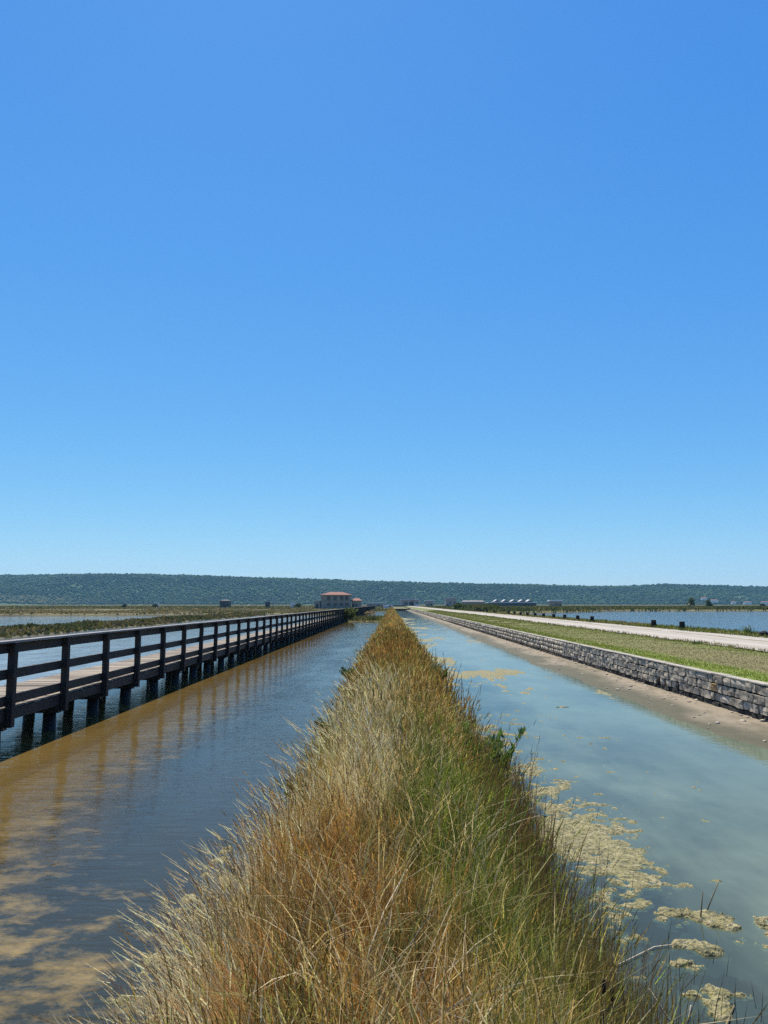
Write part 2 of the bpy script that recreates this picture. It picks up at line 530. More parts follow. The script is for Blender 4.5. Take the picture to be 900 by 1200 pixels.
def spikes(tip, d, length, rad, col, k=7):
    """grass ears: k pairs of small spikelet triangles along direction d ending at tip + d*length"""
    n = len(tip)
    d = d / np.linalg.norm(d, axis=1, keepdims=True)
    a = np.cross(d, np.array([0.3, 0.8, 0.1])); a /= np.linalg.norm(a, axis=1, keepdims=True)
    b = np.cross(d, a)
    Vs, Cs = [], []
    for j in range(k):
        t = j / k
        ang = j * 2.4
        o = a * math.cos(ang) + b * math.sin(ang)
        q = -a * math.sin(ang) + b * math.cos(ang)
        p = tip + d * (length * t)[:, None]
        r = (rad * (1.15 - 0.7 * t))[:, None]
        l = (length * 2.0 / k)[:, None]
        tri = np.stack([p - q * r * 0.8, p + q * r * 0.8, p + d * l + o * r * 1.3], 1)
        tri2 = np.stack([p - o * r * 0.8, p + o * r * 0.8, p + d * l - q * r * 1.1], 1)
        Vs += [tri, tri2]
        cj = (col * (0.85 + 0.3 * rng.random((n, 1))))
        Cs += [np.repeat(cj[:, None], 3, 1)] * 2
    V = np.concatenate([v.reshape(-1, 3) for v in Vs]); C = np.concatenate([c.reshape(-1, 3) for c in Cs])
    return V, np.arange(len(V)).reshape(-1, 3), C

class Acc:
    def __init__(s): s.v = []; s.f = []; s.c = []; s.n = 0
    def add(s, V, Fc, C):
        s.v.append(V); s.f.append(Fc + s.n); s.c.append(C); s.n += len(V)
    def mesh(s, name): return np_mesh(name, np.concatenate(s.v), np.concatenate(s.f), np.concatenate(s.c))

def tube_mesh(pts, radii, sides=6, name='tube'):
    pts = [Vector(p) for p in pts]
    bm = bmesh.new(); rings = []
    for i, p in enumerate(pts):
        d = (pts[min(i + 1, len(pts) - 1)] - pts[max(i - 1, 0)]).normalized()
        a = d.cross(Vector((0.21, 0.9, 0.37))).normalized(); b = d.cross(a)
        r = radii[i] if hasattr(radii, '__len__') else radii
        rings.append([bm.verts.new(p + (a * math.cos(2 * math.pi * k / sides) + b * math.sin(2 * math.pi * k / sides)) * r) for k in range(sides)])
    for i in range(len(rings) - 1):
        for k in range(sides):
            bm.faces.new([rings[i][k], rings[i][(k + 1) % sides], rings[i + 1][(k + 1) % sides], rings[i + 1][k]])
    bm.faces.new(rings[0][::-1]); bm.faces.new(rings[-1])
    return bm_mesh(bm, name, True)

# ================================================================== THE SETTING
# ground sheet (bed of the canals and pans), to the foot of the hills and beyond
gnd = mobj('ground', grid_mesh('ground', np.linspace(-2500, 2500, 3), np.linspace(-250, 3900, 3), lambda x, y: 0 * x - 0.42), M['bed'])
tag(gnd, 'muddy bed under the canals and salt pans', 'ground', kind='structure')

def sheet(name, x0, x1, y0, y1, z, mat, label, cat):
    o = mobj(name, grid_mesh(name, np.linspace(x0, x1, 2), np.linspace(y0, y1, 2), lambda x, y: 0 * x + z), mat)
    return tag(o, label, cat, kind='structure')
sheet('canal_water_left', -9.3, 0.2, -40, 345, 0.0, M['water_left'], 'rippled brown and blue water of the left canal', 'water')
sheet('salt_pan_water', -420, -9.302, -40, 345, 0.0, M['water_pan'], 'pale blue shallow water of the salt pans behind the boardwalk', 'water')
sheet('canal_water_right', 0.202, 8.3, -40, 700, 0.0, M['water_right'], 'calm turbid green water of the right canal', 'water')
sheet('basin_water', 18.6, 560, -40, 300, 0.25, M['water_basin'], 'open blue basin water beyond the gravel road', 'water')

# --- levee between the two canals
def toe_l(y): return -1.0 - 0.17 * (1 - sstep(4.5, 8.0, y)) - 0.10 * wob(np.asarray(y) * 0.55, 2) - 0.06 * sstep(20, 60, y)
def toe_r(y): return 1.27 + 0.12 * wob(np.asarray(y) * 0.48, 5) + 0.15 * sstep(20, 60, y)
def levee_z(x, y):
    x = np.asarray(x, float); y = np.asarray(y, float)
    t = np.minimum((x - toe_l(y)) / 0.75, (toe_r(y) - x) / 0.85)
    top = 0.86 + 0.05 * wob(y * 0.7, 1) + 0.04 * wob(x * 3 + y * 0.3, 4)
    s = np.clip(t, 0, 1)
    return np.where(t > 0, -0.05 + (top + 0.05) * s * s * (3 - 2 * s), -0.05 + np.maximum(0.45 * t, -0.45))

def zone_color(x, y):
    """own colour of the vegetation at (x, y): straw, rust, green, hay patches"""
    x = np.asarray(x, float); y = np.asarray(y, float)
    n = len(x) if x.ndim else 1
    ly = np.log(np.maximum(y, 1.2))
    straw = np.array([0.42, 0.31, 0.13]); pale = np.array([0.70, 0.60, 0.40]); rust = np.array([0.345, 0.18, 0.055])
    green = np.array([0.125, 0.185, 0.022]); dgreen = np.array([0.065, 0.105, 0.025]); olive = np.array([0.21, 0.19, 0.042])
    brown = np.array([0.2, 0.115, 0.05])
    def g(cx, cy, sx, sy): return np.exp(-((x - cx) / sx) ** 2 - ((ly - math.log(cy)) / sy) ** 2)
    W = []
    nz = fbm(x * 1.6 + 7, y * 0.55 + 3, 3)
    W.append((straw, 0.36 + 0 * x))
    W.append((olive, 0.55 + 1.2 * np.clip(nz - 0.45, 0, 1)))
    W.append((pale, 1.3 * g(-1.1, 3.2, 0.4, 0.5) + 2.2 * g(-0.2, 6.8, 0.25, 0.13) + 1.4 * g(-0.15, 11, 0.3, 0.13) + 1.0 * g(-0.95, 3.0, 0.35, 0.4)))
    W.append((rust, 3.0 * g(-0.3, 3.9, 0.5, 0.3) + 2.2 * g(0.95, 11.5, 0.6, 0.22) + 1.1 * g(0.1, 22, 0.8, 0.3) + 1.0 * g(0.9, 2.9, 0.5, 0.2) + 1.2 * sstep(0.5, 0.7, fbm(x * 0.9 + 40, y * 0.25, 3)) + 0.15 * sstep(25, 60, y)))
    W.append((green, 2.8 * g(0.6, 4.8, 0.4, 0.32) + 3.0 * g(1.2, 3.3, 0.4, 0.5) + 1.6 * g(1.5, 15, 0.5, 0.5) + 1.3 * g(-1.3, 16, 0.4, 0.5) + 1.4 * g(0.7, 7.5, 0.5, 0.2) + 1.6 * g(-0.55, 2.3, 0.35, 0.12) + 1.4 * g(0.5, 2.5, 0.25, 0.15) + 1.4 * g(1.6, 30, 0.5, 0.3) + 0.7 * sstep(18, 40, y) * sstep(0.5, 1.2, np.abs(x - 0.15))))
    W.append((dgreen, 2.0 * g(-1.2, 10, 0.35, 0.6) + 0.8 * sstep(0.55, 0.7, fbm(x * 1.5 + 80, y * 0.5, 3)) + 0.9 * g(1.6, 8, 0.3, 0.5)))
    W.append((brown, 1.6 * g(1.2, 5.6, 0.3, 0.35) + 0.6 * g(1.5, 2.6, 0.3, 0.3) + 0.5 * sstep(0.5, 0.72, fbm(x * 2 + 9, y * 0.8 + 70, 3))))
    W.append((np.array([0.42, 0.29, 0.11]), 2.2 * g(0.15, 2.4, 0.6, 0.2) + 1.4 * g(0.9, 3.6, 0.35, 0.25)))
    w = np.stack([np.asarray(a[1]) + 0 * x for a in W], -1)
    return w, np.stack([a[0] for a in W])

def clump(x, y, ch):
    """a random value 0..1 shared by the blades of one tuft"""
    wx = x / 0.17 + 1.1 * vnoise(x * 4 + 3, y * 2.5); wy = np.log(np.maximum(y, 0.9)) * 11 + 1.1 * vnoise(x * 4 + 50, y * 2.5)
    return _tab[(np.floor(wx).astype(int) + 37 * ch) % 256, (np.floor(wy).astype(int) + 91 * ch) % 256]
def pick_colors(x, y, blend=0.2):
    w, P = zone_color(x, y)
    w = w ** 1.7
    cw = np.cumsum(w, -1); cw /= cw[..., -1:]
    pick = np.where(rng.random(x.shape) < 0.62, clump(x, y, 0), rng.random(x.shape))
    i = np.minimum((pick[..., None] > cw).sum(-1), len(P) - 1)
    mean = (w @ P) / w.sum(-1, keepdims=True)
    c = P[i] * (1 - blend) + mean * blend
    c = c * (0.98 * (0.65 + 0.7 * clump(x, y, 3)) * np.exp(rng.normal(-0.12, 0.45, x.shape)))[..., None]
    c[..., 0] *= 0.94 + 0.12 * rng.random(x.shape)
    return np.clip(c, 0.01, 0.8)

lev_x = np.linspace(-2.6, 3.0, 36)
lev_y = np.concatenate([np.arange(-8, 20, 0.25), np.arange(20, 60, 0.8), np.arange(60, 350, 4)])
def lev_col(gx, gy, gz):
    w, P = zone_color(gx.ravel(), np.maximum(gy.ravel(), 1.5))
    c = (w @ P) / w.sum(-1, keepdims=True)
    return c * 0.8
lev = mobj('levee', grid_mesh('levee', lev_x, lev_y, levee_z, lev_col), M['soil'])
tag(lev, 'narrow earth levee running between the two canals', 'levee', kind='structure')

# --- right bank: mud flat below the wall, wall, verge, gravel road, far verge
WALL_X = 8.2
def water_x(y): return 6.4 + 0.45 * np.exp(-((np.asarray(y) - 12.5) / 6.5) ** 2) + 0.22 * wob(np.asarray(y) * 0.35, 3) + 0.1 * wob(np.asarray(y) * 1.4, 8)
def mud_z(x, y):
    xw = water_x(y)
    up = (x - xw) / (WALL_X - xw)
    return np.where(up > 0, 0.055 * np.clip(up, 0, 2) ** 0.8, 0.16 * (x - xw)) + 0.012 * (fbm(x * 2.5, y * 1.2, 3) - 0.5)
def mud_col(gx, gy, gz):
    n = fbm(gx * 1.5, gy * 0.5, 4)
    t = sstep(0.018, 0.05, gz + 0.05 * (n - 0.5))[..., None]
    wet = np.array([0.07, 0.064, 0.034]); dry = np.array([0.205, 0.168, 0.115])
    n2 = fbm(gx * 6, gy * 3.5 + 9, 3)
    t = t * sstep(0.30, 0.48, n2)[..., None] * 0.5 + t * 0.5
    return wet * (1 - t) + dry * t
mud = mobj('mud_bank', grid_mesh('mud_bank', np.linspace(4.2, 8.45, 44), np.concatenate([np.arange(4, 50, 0.3), np.arange(50, 520, 3)]), mud_z, mud_col), M['mud'])
tag(mud, 'strip of tan mud exposed below the stone wall', 'mud', kind='structure')

ROAD_L, ROAD_R, ROAD_Z = 12.2, 17.1, 1.05
def verge_z(x, y): return 0.86 + 0.19 * sstep(9.0, 11.6, x) + 0.02 * wob(y * 0.8 + x * 2, 2)
def verge_col(gx, gy, gz):
    t = gx + 0.5 * (fbm(gx * 0.8, gy * 0.25, 3) - 0.5)
    brown = np.array([0.15, 0.135, 0.06]); green = np.array([0.14, 0.18, 0.028]); ol = np.array([0.135, 0.15, 0.04])
    a = sstep(9.1, 9.7, t)[..., None]; b = sstep(11.0, 11.7, t)[..., None]
    f = sstep(18, 45, gy)[..., None] * 0.65
    c = green * (1 - a) + brown * a
    c = c * (1 - b) + ol * b
    return c * (1 - f) + ol * f
ve = mobj('grass_verge', grid_mesh('grass_verge', np.linspace(8.4, 12.5, 26), np.concatenate([np.arange(4, 60, 0.5), np.arange(60, 520, 4)]), verge_z, verge_col), M['turf'])
tag(ve, 'mown grass verge between the stone wall and the road', 'verge', kind='structure')
def road_edge(y, s): return 0.14 * wob(np.asarray(y) * 0.6, s) + 0.08 * wob(np.asarray(y) * 2.3, s + 2)
def road_mesh():
    ys = np.concatenate([np.arange(4, 80, 0.6), np.arange(80, 640, 5)])
    u = np.linspace(0, 1, 12)
    gu, gy = np.meshgrid(u, ys)
    gx = (ROAD_L + road_edge(gy, 1)) * (1 - gu) + (ROAD_R + road_edge(gy, 6)) * gu
    gz = ROAD_Z + 0.03 + 0.05 * np.sin(np.pi * gu) + 0 * gx
    v = np.stack([gx, gy, gz], -1).reshape(-1, 3)
    i = np.arange(gx.size).reshape(gx.shape)
    f = np.stack([i[:-1, :-1], i[:-1, 1:], i[1:, 1:], i[1:, :-1]], -1).reshape(-1, 4)
    return np_mesh('gravel_road', v, f, None, True)
rd = mobj('gravel_road', road_mesh(), M['gravel'])
tag(rd, 'white gravel road beside the right canal', 'road', kind='structure')
def fv_edge(y): return 20.1 + 0.35 * wob(np.asarray(y) * 0.22, 3) + 0.15 * wob(np.asarray(y) * 0.9, 6)
def fverge_z(x, y):
    e = fv_edge(y)
    return np.where(x < e, ROAD_Z + 0.0 * x, ROAD_Z - np.clip((x - e) * 1.1, 0, 1.25)) + 0.02 * wob(y * 0.9 + x * 2, 5) - 0.012
fv = mobj('basin_verge', grid_mesh('basin_verge', np.linspace(12.0, 22, 34), np.concatenate([np.arange(4, 120, 1.0), np.arange(120, 520, 5)]), fverge_z,
     lambda gx, gy, gz: np.stack([0.125 + 0 * gx, 0.14 + 0 * gx, 0.045 + 0 * gx], -1)), M['turf'])
tag(fv, 'grassy strip between the road and the blue basin', 'verge', kind='structure')

# --- far land: flats left and right, to the foot of the hills
def flat_col(gx, gy, gz):
    n = fbm(gx * 0.02, gy * 0.012, 4)[..., None]
    a = np.array([0.085, 0.09, 0.033]); b = np.array([0.15, 0.13, 0.06])
    c = a * (1 - n) + b * n
    rim = sstep(0.15, 0.42, gz)[..., None]
    return np.array([0.05, 0.048, 0.03]) * (1 - rim) + c * rim
def left_flat_z(x, y):
    edge = 158 + 0.35 * np.clip(x + 90, 0, 200) + 10 * (fbm(x * 0.03, y * 0.0 + 3, 3) - 0.5)
    pond = sstep(0.57, 0.62, fbm(x * 0.016 + 3, y * 0.03 + 1.5, 2)) * (y < 330)
    return 0.5 * sstep(-2, 6, y - edge) - 0.3 * (y < edge) - 0.75 * pond
lf = mobj('marsh_flat_left', grid_mesh('marsh_flat_left', np.linspace(-430, -10, 110), np.linspace(120, 352, 110), left_flat_z, flat_col), M['flat'])
tag(lf, 'low olive salt marsh beyond the left pans', 'marsh', kind='structure')
ff = mobj('marsh_flat_far', grid_mesh('marsh_flat_far', np.linspace(-2400, 2400, 90), np.concatenate([np.linspace(346, 800, 40), np.linspace(830, 2500, 40)]),
     lambda x, y: 0.45 + 0.25 * fbm(x * 0.02, y * 0.02, 3), flat_col), M['flat'])
tag(ff, 'flat marsh land reaching to the foot of the hills', 'marsh', kind='structure')
def right_flat_z(x, y):
    ex = 17.2 + np.where(y > 172, 0, 1e6)
    edge = 262 + 6 * (fbm(x * 0.03, 7 + 0 * x, 3) - 0.5)
    corner = 172 + np.clip(x - 20, 0, 999) * 1.6
    e = np.minimum(edge, np.maximum(corner, 172))
    return 0.95 * sstep(-1.5, 3, y - e) - 0.15
rf = mobj('marsh_flat_right', grid_mesh('marsh_flat_right', np.linspace(20.5, 560, 130), np.linspace(160, 350, 60), right_flat_z, flat_col), M['flat'])
tag(rf, 'low bank of marsh on the far side of the blue basin', 'marsh', kind='structure')

# left dyke parallel to the boardwalk and the cross dykes in the left canal
def dyke_l_z(x, y):
    c = -33 + 1.2 * wob(y * 0.06, 2)
    w = 3.0 + 0.7 * wob(y * 0.13, 4)
    t = np.clip(1 - np.abs(x - c) / w, -0.4, 1)
    return -0.12 + 0.75 * np.where(t > 0, np.sqrt(np.maximum(t, 0)), t) * (0.75 + 0.25 * wob(y * 0.4, 7))
dk = mobj('salt_pan_dyke', grid_mesh('salt_pan_dyke', np.linspace(-39, -27, 26), np.linspace(30, 210, 150), dyke_l_z, lambda gx, gy, gz: (np.array([0.075, 0.07, 0.035])[None, None] * (0.6 + 0.8 * fbm(gx * 0.6, gy * 0.3, 3))[..., None])), M['flat'])
tag(dk, 'long low earth dyke crossing the left salt pans', 'dyke', kind='structure')
def cross_z(yc, wd, hh):
    def f(x, y):
        t = np.clip(1 - np.abs(y - yc - 0.8 * wob(x * 0.8, yc)) / wd, -0.5, 1)
        return -0.1 + hh * np.where(t > 0, np.sqrt(np.maximum(t, 0)), t)
    return f
for nm, yc, wd, hh, lb in (('cross_dyke', 121, 4.0, 0.45, 'low green cross dyke joining levee and boardwalk'), ('cross_dyke', 300, 10.0, 0.6, 'farther low cross dyke near the end of the boardwalk')):
    o = mobj(nm, grid_mesh(nm, np.linspace(-9.5, -0.6, 30), np.linspace(yc - wd * 1.6, yc + wd * 1.6, 24), cross_z(yc, wd, hh), lambda gx, gy, gz: 0 * gx[..., None] + np.array([0.15, 0.14, 0.055])), M['flat'])
    tag(o, lb, 'dyke', kind='structure')

# --- hills
RP = np.array([[-300, 26], [-150, 31], [0, 35], [80, 36], [160, 36.3], [240, 34.5], [300, 32], [380, 30], [450, 27.5], [520, 26], [560, 24.5], [620, 24], [680, 22], [720, 22], [780, 24], [830, 23], [870, 21.5], [900, 21], [1000, 19], [1200, 16]])
def hill_z(x, y):
    u = x / np.maximum(y, 1.0) * F + VPX
    r = np.interp(u, RP[:, 0], RP[:, 1]) * 3050 / F + CAM_Z - 8
    foot = 2380 + 120 * np.sin(x * 0.0021 + 1) + 60 * np.sin(x * 0.006)
    t = (y - foot) / (3050 - foot)
    s = np.clip(t, 0, 1)
    prof = 0.35 * s + 0.65 * s * s * (3 - 2 * s)
    gul = (fbm(x * 0.006 + 9, y * 0.0022, 3) - 0.5) * 0.35 * np.sin(np.pi * s)
    z = r * (prof + gul * prof)
    z = np.where(t > 1, r * (1 - 0.25 * (t - 1)), z)
    return np.maximum(z, -0.3)
hill = mobj('hills', grid_mesh('hills', np.linspace(-2450, 2450, 140), np.linspace(2200, 3500, 60), hill_z, lambda gx, gy, gz: 0 * gx[..., None] + np.array([0.03, 0.055, 0.02])), M['flat'])
tag(hill, 'long low ridge across the horizon', 'hills', kind='structure')

def forest():
    bm = bmesh.new(); bmesh.ops.create_icosphere(bm, subdivisions=1, radius=1.0)
    bv = np.array([v.co[:] for v in bm.verts]); bf = np.array([[v.index for v in f.verts] for f in bm.faces]); bm.free()
    st = 12.0
    gx, gy = np.meshgrid(np.arange(-2150, 2150, st), np.arange(2300, 3120, st * 1.05))
    x = gx.ravel() + rng.normal(0, 4, gx.size); y = gy.ravel() + rng.normal(0, 4, gx.size)
    z = hill_z(x, y)
    keep = (z > 0.5) & (np.abs(x) < 0.62 * y + 150)
    clear = sstep(0.80, 0.84, fbm(x * 0.008 + 5, y * 0.006 + 2, 3)) > rng.random(len(x)) * 1.1
    u = x / y * F + VPX
    quarry = (np.exp(-((u - 862) / 14) ** 2 - ((z - 22) / 12) ** 2) > 0.45) & (rng.random(len(x)) < 0.8)
    keep &= ~(clear & (z < 70)) & ~quarry
    x, y, z = x[keep], y[keep], z[keep]
    n = len(x)
    r = 5.2 + 3.0 * rng.random(n) ** 1.5 + 2.0 * (fbm(x * 0.02, y * 0.02, 2) - 0.5)
    hz = r * (0.45 + 0.35 * rng.random(n))
    V = bv[None] * (1 + 0.22 * rng.normal(size=(n, len(bv), 1)))
    V = V * np.stack([r, r, hz], -1)[:, None] + np.stack([x, y, z + hz * 0.45], -1)[:, None]
    Fc = (np.arange(n) * len(bv))[:, None, None] + bf[None]
    m = 0.5 + 1.5 * (fbm(x * 0.0045, y * 0.006, 4) - 0.5)
    a = np.array([0.006, 0.019, 0.008]); b = np.array([0.021, 0.045, 0.014])
    tt = sstep(0.3, 0.7, m + 0.12 * (rng.random(n) - 0.5))[:, None]
    c = (a * (1 - tt) + b * tt) * (0.9 + 0.2 * rng.random((n, 1)))
    low = (np.exp(-((u[keep] - 40) / 60) ** 2) * (z < 28))[:, None] * 0.6
    c = c * (1 - low) + np.array([0.10, 0.09, 0.04]) * low
    C = np.repeat(c[:, None], len(bv), 1)
    return np_mesh('forest', V.reshape(-1, 3), Fc.reshape(-1, 3), C.reshape(-1, 3))
fo = mobj('forest', forest(), M['forest'])
tag(fo, 'dark green woodland covering the distant ridge', 'forest', kind='stuff')

# ================================================================== BOARDWALK
BX, BS = -6.8, 2.3                      # near post line, post spacing
Y0, NB = 13.97 - 2 * 2.3, 143
DECK_Z = 0.76
bw = empty('boardwalk', (BX, Y0, 0))
tag(bw, 'dark timber boardwalk on piles with a three-board railing', 'boardwalk')
def bpart(name, me, mat, loc, rot=None):
    return mobj(name, me, mat, bw, (loc[0] - BX, loc[1] - Y0, loc[2]), rot)
me_post = box_mesh((0.13, 0.13, 1.50), 0.006, (0, 0, 0.75), 'post')
me_pile = None
def pile_mesh():
    bm = bmesh.new()
    bmesh.ops.create_cone(bm, cap_ends=True, segments=10, radius1=0.15, radius2=0.13, depth=1.0)
    bmesh.ops.translate(bm, verts=bm.verts, vec=(0, 0, 0.5))
    return bm_mesh(bm, 'pile', True)
me_pile = pile_mesh()
L2 = BS * 2
me_rail = box_mesh((0.045, L2 - 0.012, 0.175), 0.004, name='rail')
me_cap = box_mesh((0.17, L2 - 0.012, 0.04), 0.004, name='handrail')
me_fascia = box_mesh((0.06, L2 - 0.012, 0.19), 0.004, name='fascia_beam')
me_beam = box_mesh((1.95, 0.16, 0.17), 0.004, name='cross_beam')
me_joist = box_mesh((0.09, L2, 0.16), 0.0, name='joist')
me_plank = box_mesh((1.93, 0.144, 0.04), 0.004, name='deck_plank')
for k in range(NB):
    y = Y0 + k * BS
    j = lambda s: random.uniform(-s, s)
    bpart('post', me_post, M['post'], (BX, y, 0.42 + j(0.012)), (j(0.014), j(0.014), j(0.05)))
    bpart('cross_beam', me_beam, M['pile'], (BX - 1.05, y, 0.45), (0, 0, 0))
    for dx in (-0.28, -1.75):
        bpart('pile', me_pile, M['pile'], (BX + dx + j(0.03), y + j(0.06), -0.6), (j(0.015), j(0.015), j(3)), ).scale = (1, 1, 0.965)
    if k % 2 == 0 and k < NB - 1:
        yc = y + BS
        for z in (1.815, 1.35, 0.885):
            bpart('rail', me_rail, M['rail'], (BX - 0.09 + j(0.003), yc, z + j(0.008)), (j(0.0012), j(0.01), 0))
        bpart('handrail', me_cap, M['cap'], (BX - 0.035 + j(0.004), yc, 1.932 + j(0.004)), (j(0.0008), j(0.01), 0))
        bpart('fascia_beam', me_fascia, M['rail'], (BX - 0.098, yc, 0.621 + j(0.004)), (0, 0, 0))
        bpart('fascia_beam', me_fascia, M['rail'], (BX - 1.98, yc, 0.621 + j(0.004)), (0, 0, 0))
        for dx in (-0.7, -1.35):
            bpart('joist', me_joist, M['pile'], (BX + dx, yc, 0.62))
pitch = 0.16
ys = np.arange(Y0 + 0.0, Y0 + (NB - 1) * BS, pitch)
i0 = int(np.searchsorted(ys, 13.2))
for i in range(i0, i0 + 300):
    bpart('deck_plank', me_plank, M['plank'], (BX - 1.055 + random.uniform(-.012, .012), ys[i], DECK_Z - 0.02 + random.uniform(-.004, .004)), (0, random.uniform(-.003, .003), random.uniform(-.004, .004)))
rest = np.concatenate([ys[:i0], ys[i0 + 300:]])
cv = np.array([v.co[:] for v in me_plank.vertices]); cf = [list(p.vertices) for p in me_plank.polygons]
bmv = box_mesh((1.93, 0.144, 0.04), 0, name='tmp')
cv = np.array([v.co[:] for v in bmv.vertices]); cf = np.array([list(p.vertices) for p in bmv.polygons])
V = cv[None] + np.stack([BX - 1.055 + rng.uniform(-.012, .012, len(rest)) - BX, rest - Y0, DECK_Z - 0.02 + rng.uniform(-.004, .004, len(rest))], -1)[:, None]
o = mobj('deck_plank', np_mesh('deck_planks_far', V.reshape(-1, 3), ((np.arange(len(rest)) * 8)[:, None, None] + cf[None]).reshape(-1, 4)), M['plank'], bw)
o['kind'] = 'stuff'

# ================================================================== STONE WALL
wall = empty('stone_wall', (WALL_X, 12, 0))
tag(wall, 'low retaining wall of squared grey stones along the right canal', 'wall')
def stone_variant(seed, rough=1.0):
    r = random.Random(seed)
    bm = bmesh.new()
    bmesh.ops.create_cube(bm, size=1.0)
    bmesh.ops.subdivide_edges(bm, edges=bm.edges[:], cuts=1, use_grid_fill=True)
    for v in bm.verts:
        c = v.co
        ext = sum(abs(abs(q) - 0.5) < 1e-3 for q in c)
        if ext == 3: c *= 0.94 + r.uniform(-0.03, 0.03)
        elif ext == 2: c *= 0.97 + r.uniform(-0.03, 0.02)
        if c.x < -0.3: c.x += r.uniform(-0.08, 0.04)
        c.y += r.uniform(-0.035, 0.035); c.z += r.uniform(-0.03, 0.03)
    bmesh.ops.triangulate(bm, faces=bm.faces[:])
    return bm_mesh(bm, 'stone', False)
variants = [stone_variant(s) for s in range(10)]
varw = [m.copy() for m in variants]
varo = variants[3].copy()
for m in variants: m.materials.append(M['stone'])
for m in varw: m.materials.append(M['wetstone'])
varo.materials.append(M['ochre'])
COURSE = [(-0.03, 0.205), (0.175, 0.215), (0.39, 0.215), (0.605, 0.21)]      # z0, height
WALL_Y0, WALL_Y1, NEAR_Y = 13.2, 330.0, 37.0
near_n = 0
far_v, far_f, far_n = {0: [], 1: []}, {0: [], 1: []}, {0: 0, 1: 0}
vdat = [(np.array([v.co[:] for v in m.vertices]), np.array([list(p.vertices) for p in m.polygons])) for m in variants]
cvb = np.array([[-.5, -.5, -.5], [-.5, .5, -.5], [-.5, .5, .5], [-.5, -.5, .5], [.5, -.5, .5], [.5, .5, .5]]) * 0.93
cfb = np.array([[0, 1, 2], [0, 2, 3], [3, 2, 5], [3, 5, 4]])
for ci, (z0, hh) in enumerate(COURSE):
    y = WALL_Y0 - random.uniform(0, 0.3)
    while y < WALL_Y1:
        d = max(y, 13)
        L = random.choice((0.2, 0.26, 0.3, 0.34, 0.4, 0.5)) * random.uniform(0.9, 1.1)
        if y > 110: L *= 1.5
        z = z0 + hh / 2 + 0.012 * math.sin(y * 0.9 + ci) 
        x = WALL_X + 0.11 + random.uniform(-0.02, 0.02)
        s = (0.26, L - 0.020, hh - 0.024)
        wetness = 1 if (ci == 0 or (ci == 1 and random.random() < 0.06)) else 0
        if y < NEAR_Y:
            k = random.randrange(10)
            me = (varw if wetness else variants)[k]
            if ci == 2 and 19.5 < y < 19.85: me = varo
            mobj('stone', me, None, wall, (x - WALL_X, y + L / 2 - 12, z), (random.uniform(-.02, .02), random.uniform(-.03, .03), 0), s)
            near_n += 1
        else:
            vv, fc = vdat[random.randrange(10)] if y < 110 else (cvb, cfb)
            V = vv * np.array(s) + np.array([x - WALL_X, y + L / 2 - 12, z])
            far_v[wetness].append(V); far_f[wetness].append(fc + far_n[wetness]); far_n[wetness] += len(V)
        y += L
print('near stones', near_n)
for w_ in (0, 1):
    o = mobj('stone', np_mesh('stones_far', np.concatenate(far_v[w_]), np.concatenate(far_f[w_])), M['wetstone'] if w_ else M['stone'], wall)
    o['kind'] = 'stuff'
mobj('wall_core', box_mesh((0.3, WALL_Y1 - 12.8, 0.86), 0, (0.26, (WALL_Y1 - 12.8) / 2 + 0.8, 0.37)), M['core'], wall)
y = WALL_Y0
mecop = [box_mesh((0.22, 1.0, 0.045), 0.008, name='coping_stone') for _ in range(3)]
while y < WALL_Y1:
    L = random.uniform(0.8, 1.4) * (1 if y < 80 else 3)
    mobj('coping_stone', random.choice(mecop), M['coping'], wall, (0.095 + random.uniform(-.012, .012), y + L / 2 - 12, 0.838 + random.uniform(-.006, .006)), (0, random.uniform(-.015, .015), random.uniform(-.006, .006)), (1, L - 0.01, 1))
    y += L

# ================================================================== BOLLARDS AND ROADSIDE
def bollard_mesh(seed):
    r = random.Random(seed)
    bm = bmesh.new()
    prof = [(0.185, -0.1), (0.18, 0.05), (0.17, 0.3), (0.168, 0.44), (0.15, 0.475), (0.0, 0.485)]
    seg = 12; rings = []
    for (ra, z) in prof[:-1]:
        rings.append([bm.verts.new(((ra + r.uniform(-.006, .006)) * math.cos(2 * math.pi * i / seg), (ra + r.uniform(-.006, .006)) * math.sin(2 * math.pi * i / seg), z + r.uniform(-.006, .006))) for i in range(seg)])
    for a, b in zip(rings, rings[1:]):
        for i in range(seg): bm.faces.new([a[i], a[(i + 1) % seg], b[(i + 1) % seg], b[i]])
    top = bm.verts.new((0, 0, 0.485))
    for i in range(seg): bm.faces.new([rings[-1][i], rings[-1][(i + 1) % seg], top])
    return bm_mesh(bm, 'bollard')
bms = [bollard_mesh(s) for s in range(4)]
BY = [48.4, 53.6, 69.9, 75.3, 80.8, 86.3, 91.9, 97.3, 102.8, 108.2, 113.4, 119, 135.5, 146, 152, 157, 163, 168]
ORD = ['nearest', 'second', 'third', 'fourth', 'fifth', 'sixth', 'seventh', 'eighth', 'ninth', 'tenth', 'eleventh', 'twelfth', 'thirteenth', 'fourteenth', 'fifteenth', 'sixteenth', 'seventeenth', 'farthest']
for i, yb in enumerate(BY):
    o = mobj('bollard', bms[i % 4], M['bollard'], None, (18.1, yb, ROAD_Z), (random.uniform(-.04, .04), random.uniform(-.04, .04), random.uniform(0, 6)))
    if i == 0: lb = 'squat dark stone bollard nearest the viewer, rightmost of the roadside row'
    elif i == 17: lb = 'farthest tiny dark bollard at the left end of the roadside row'
    else: lb = 'squat dark stone bollard, %s from the right along the basin edge' % ORD[i]
    tag(o, lb, 'bollard', 'stone bollards along the road')
rk = bmesh.new(); bmesh.ops.create_icosphere(rk, subdivisions=2, radius=0.24)
for v in rk.verts: v.co *= 1 + random.uniform(-.13, .13); v.co.z *= 0.7
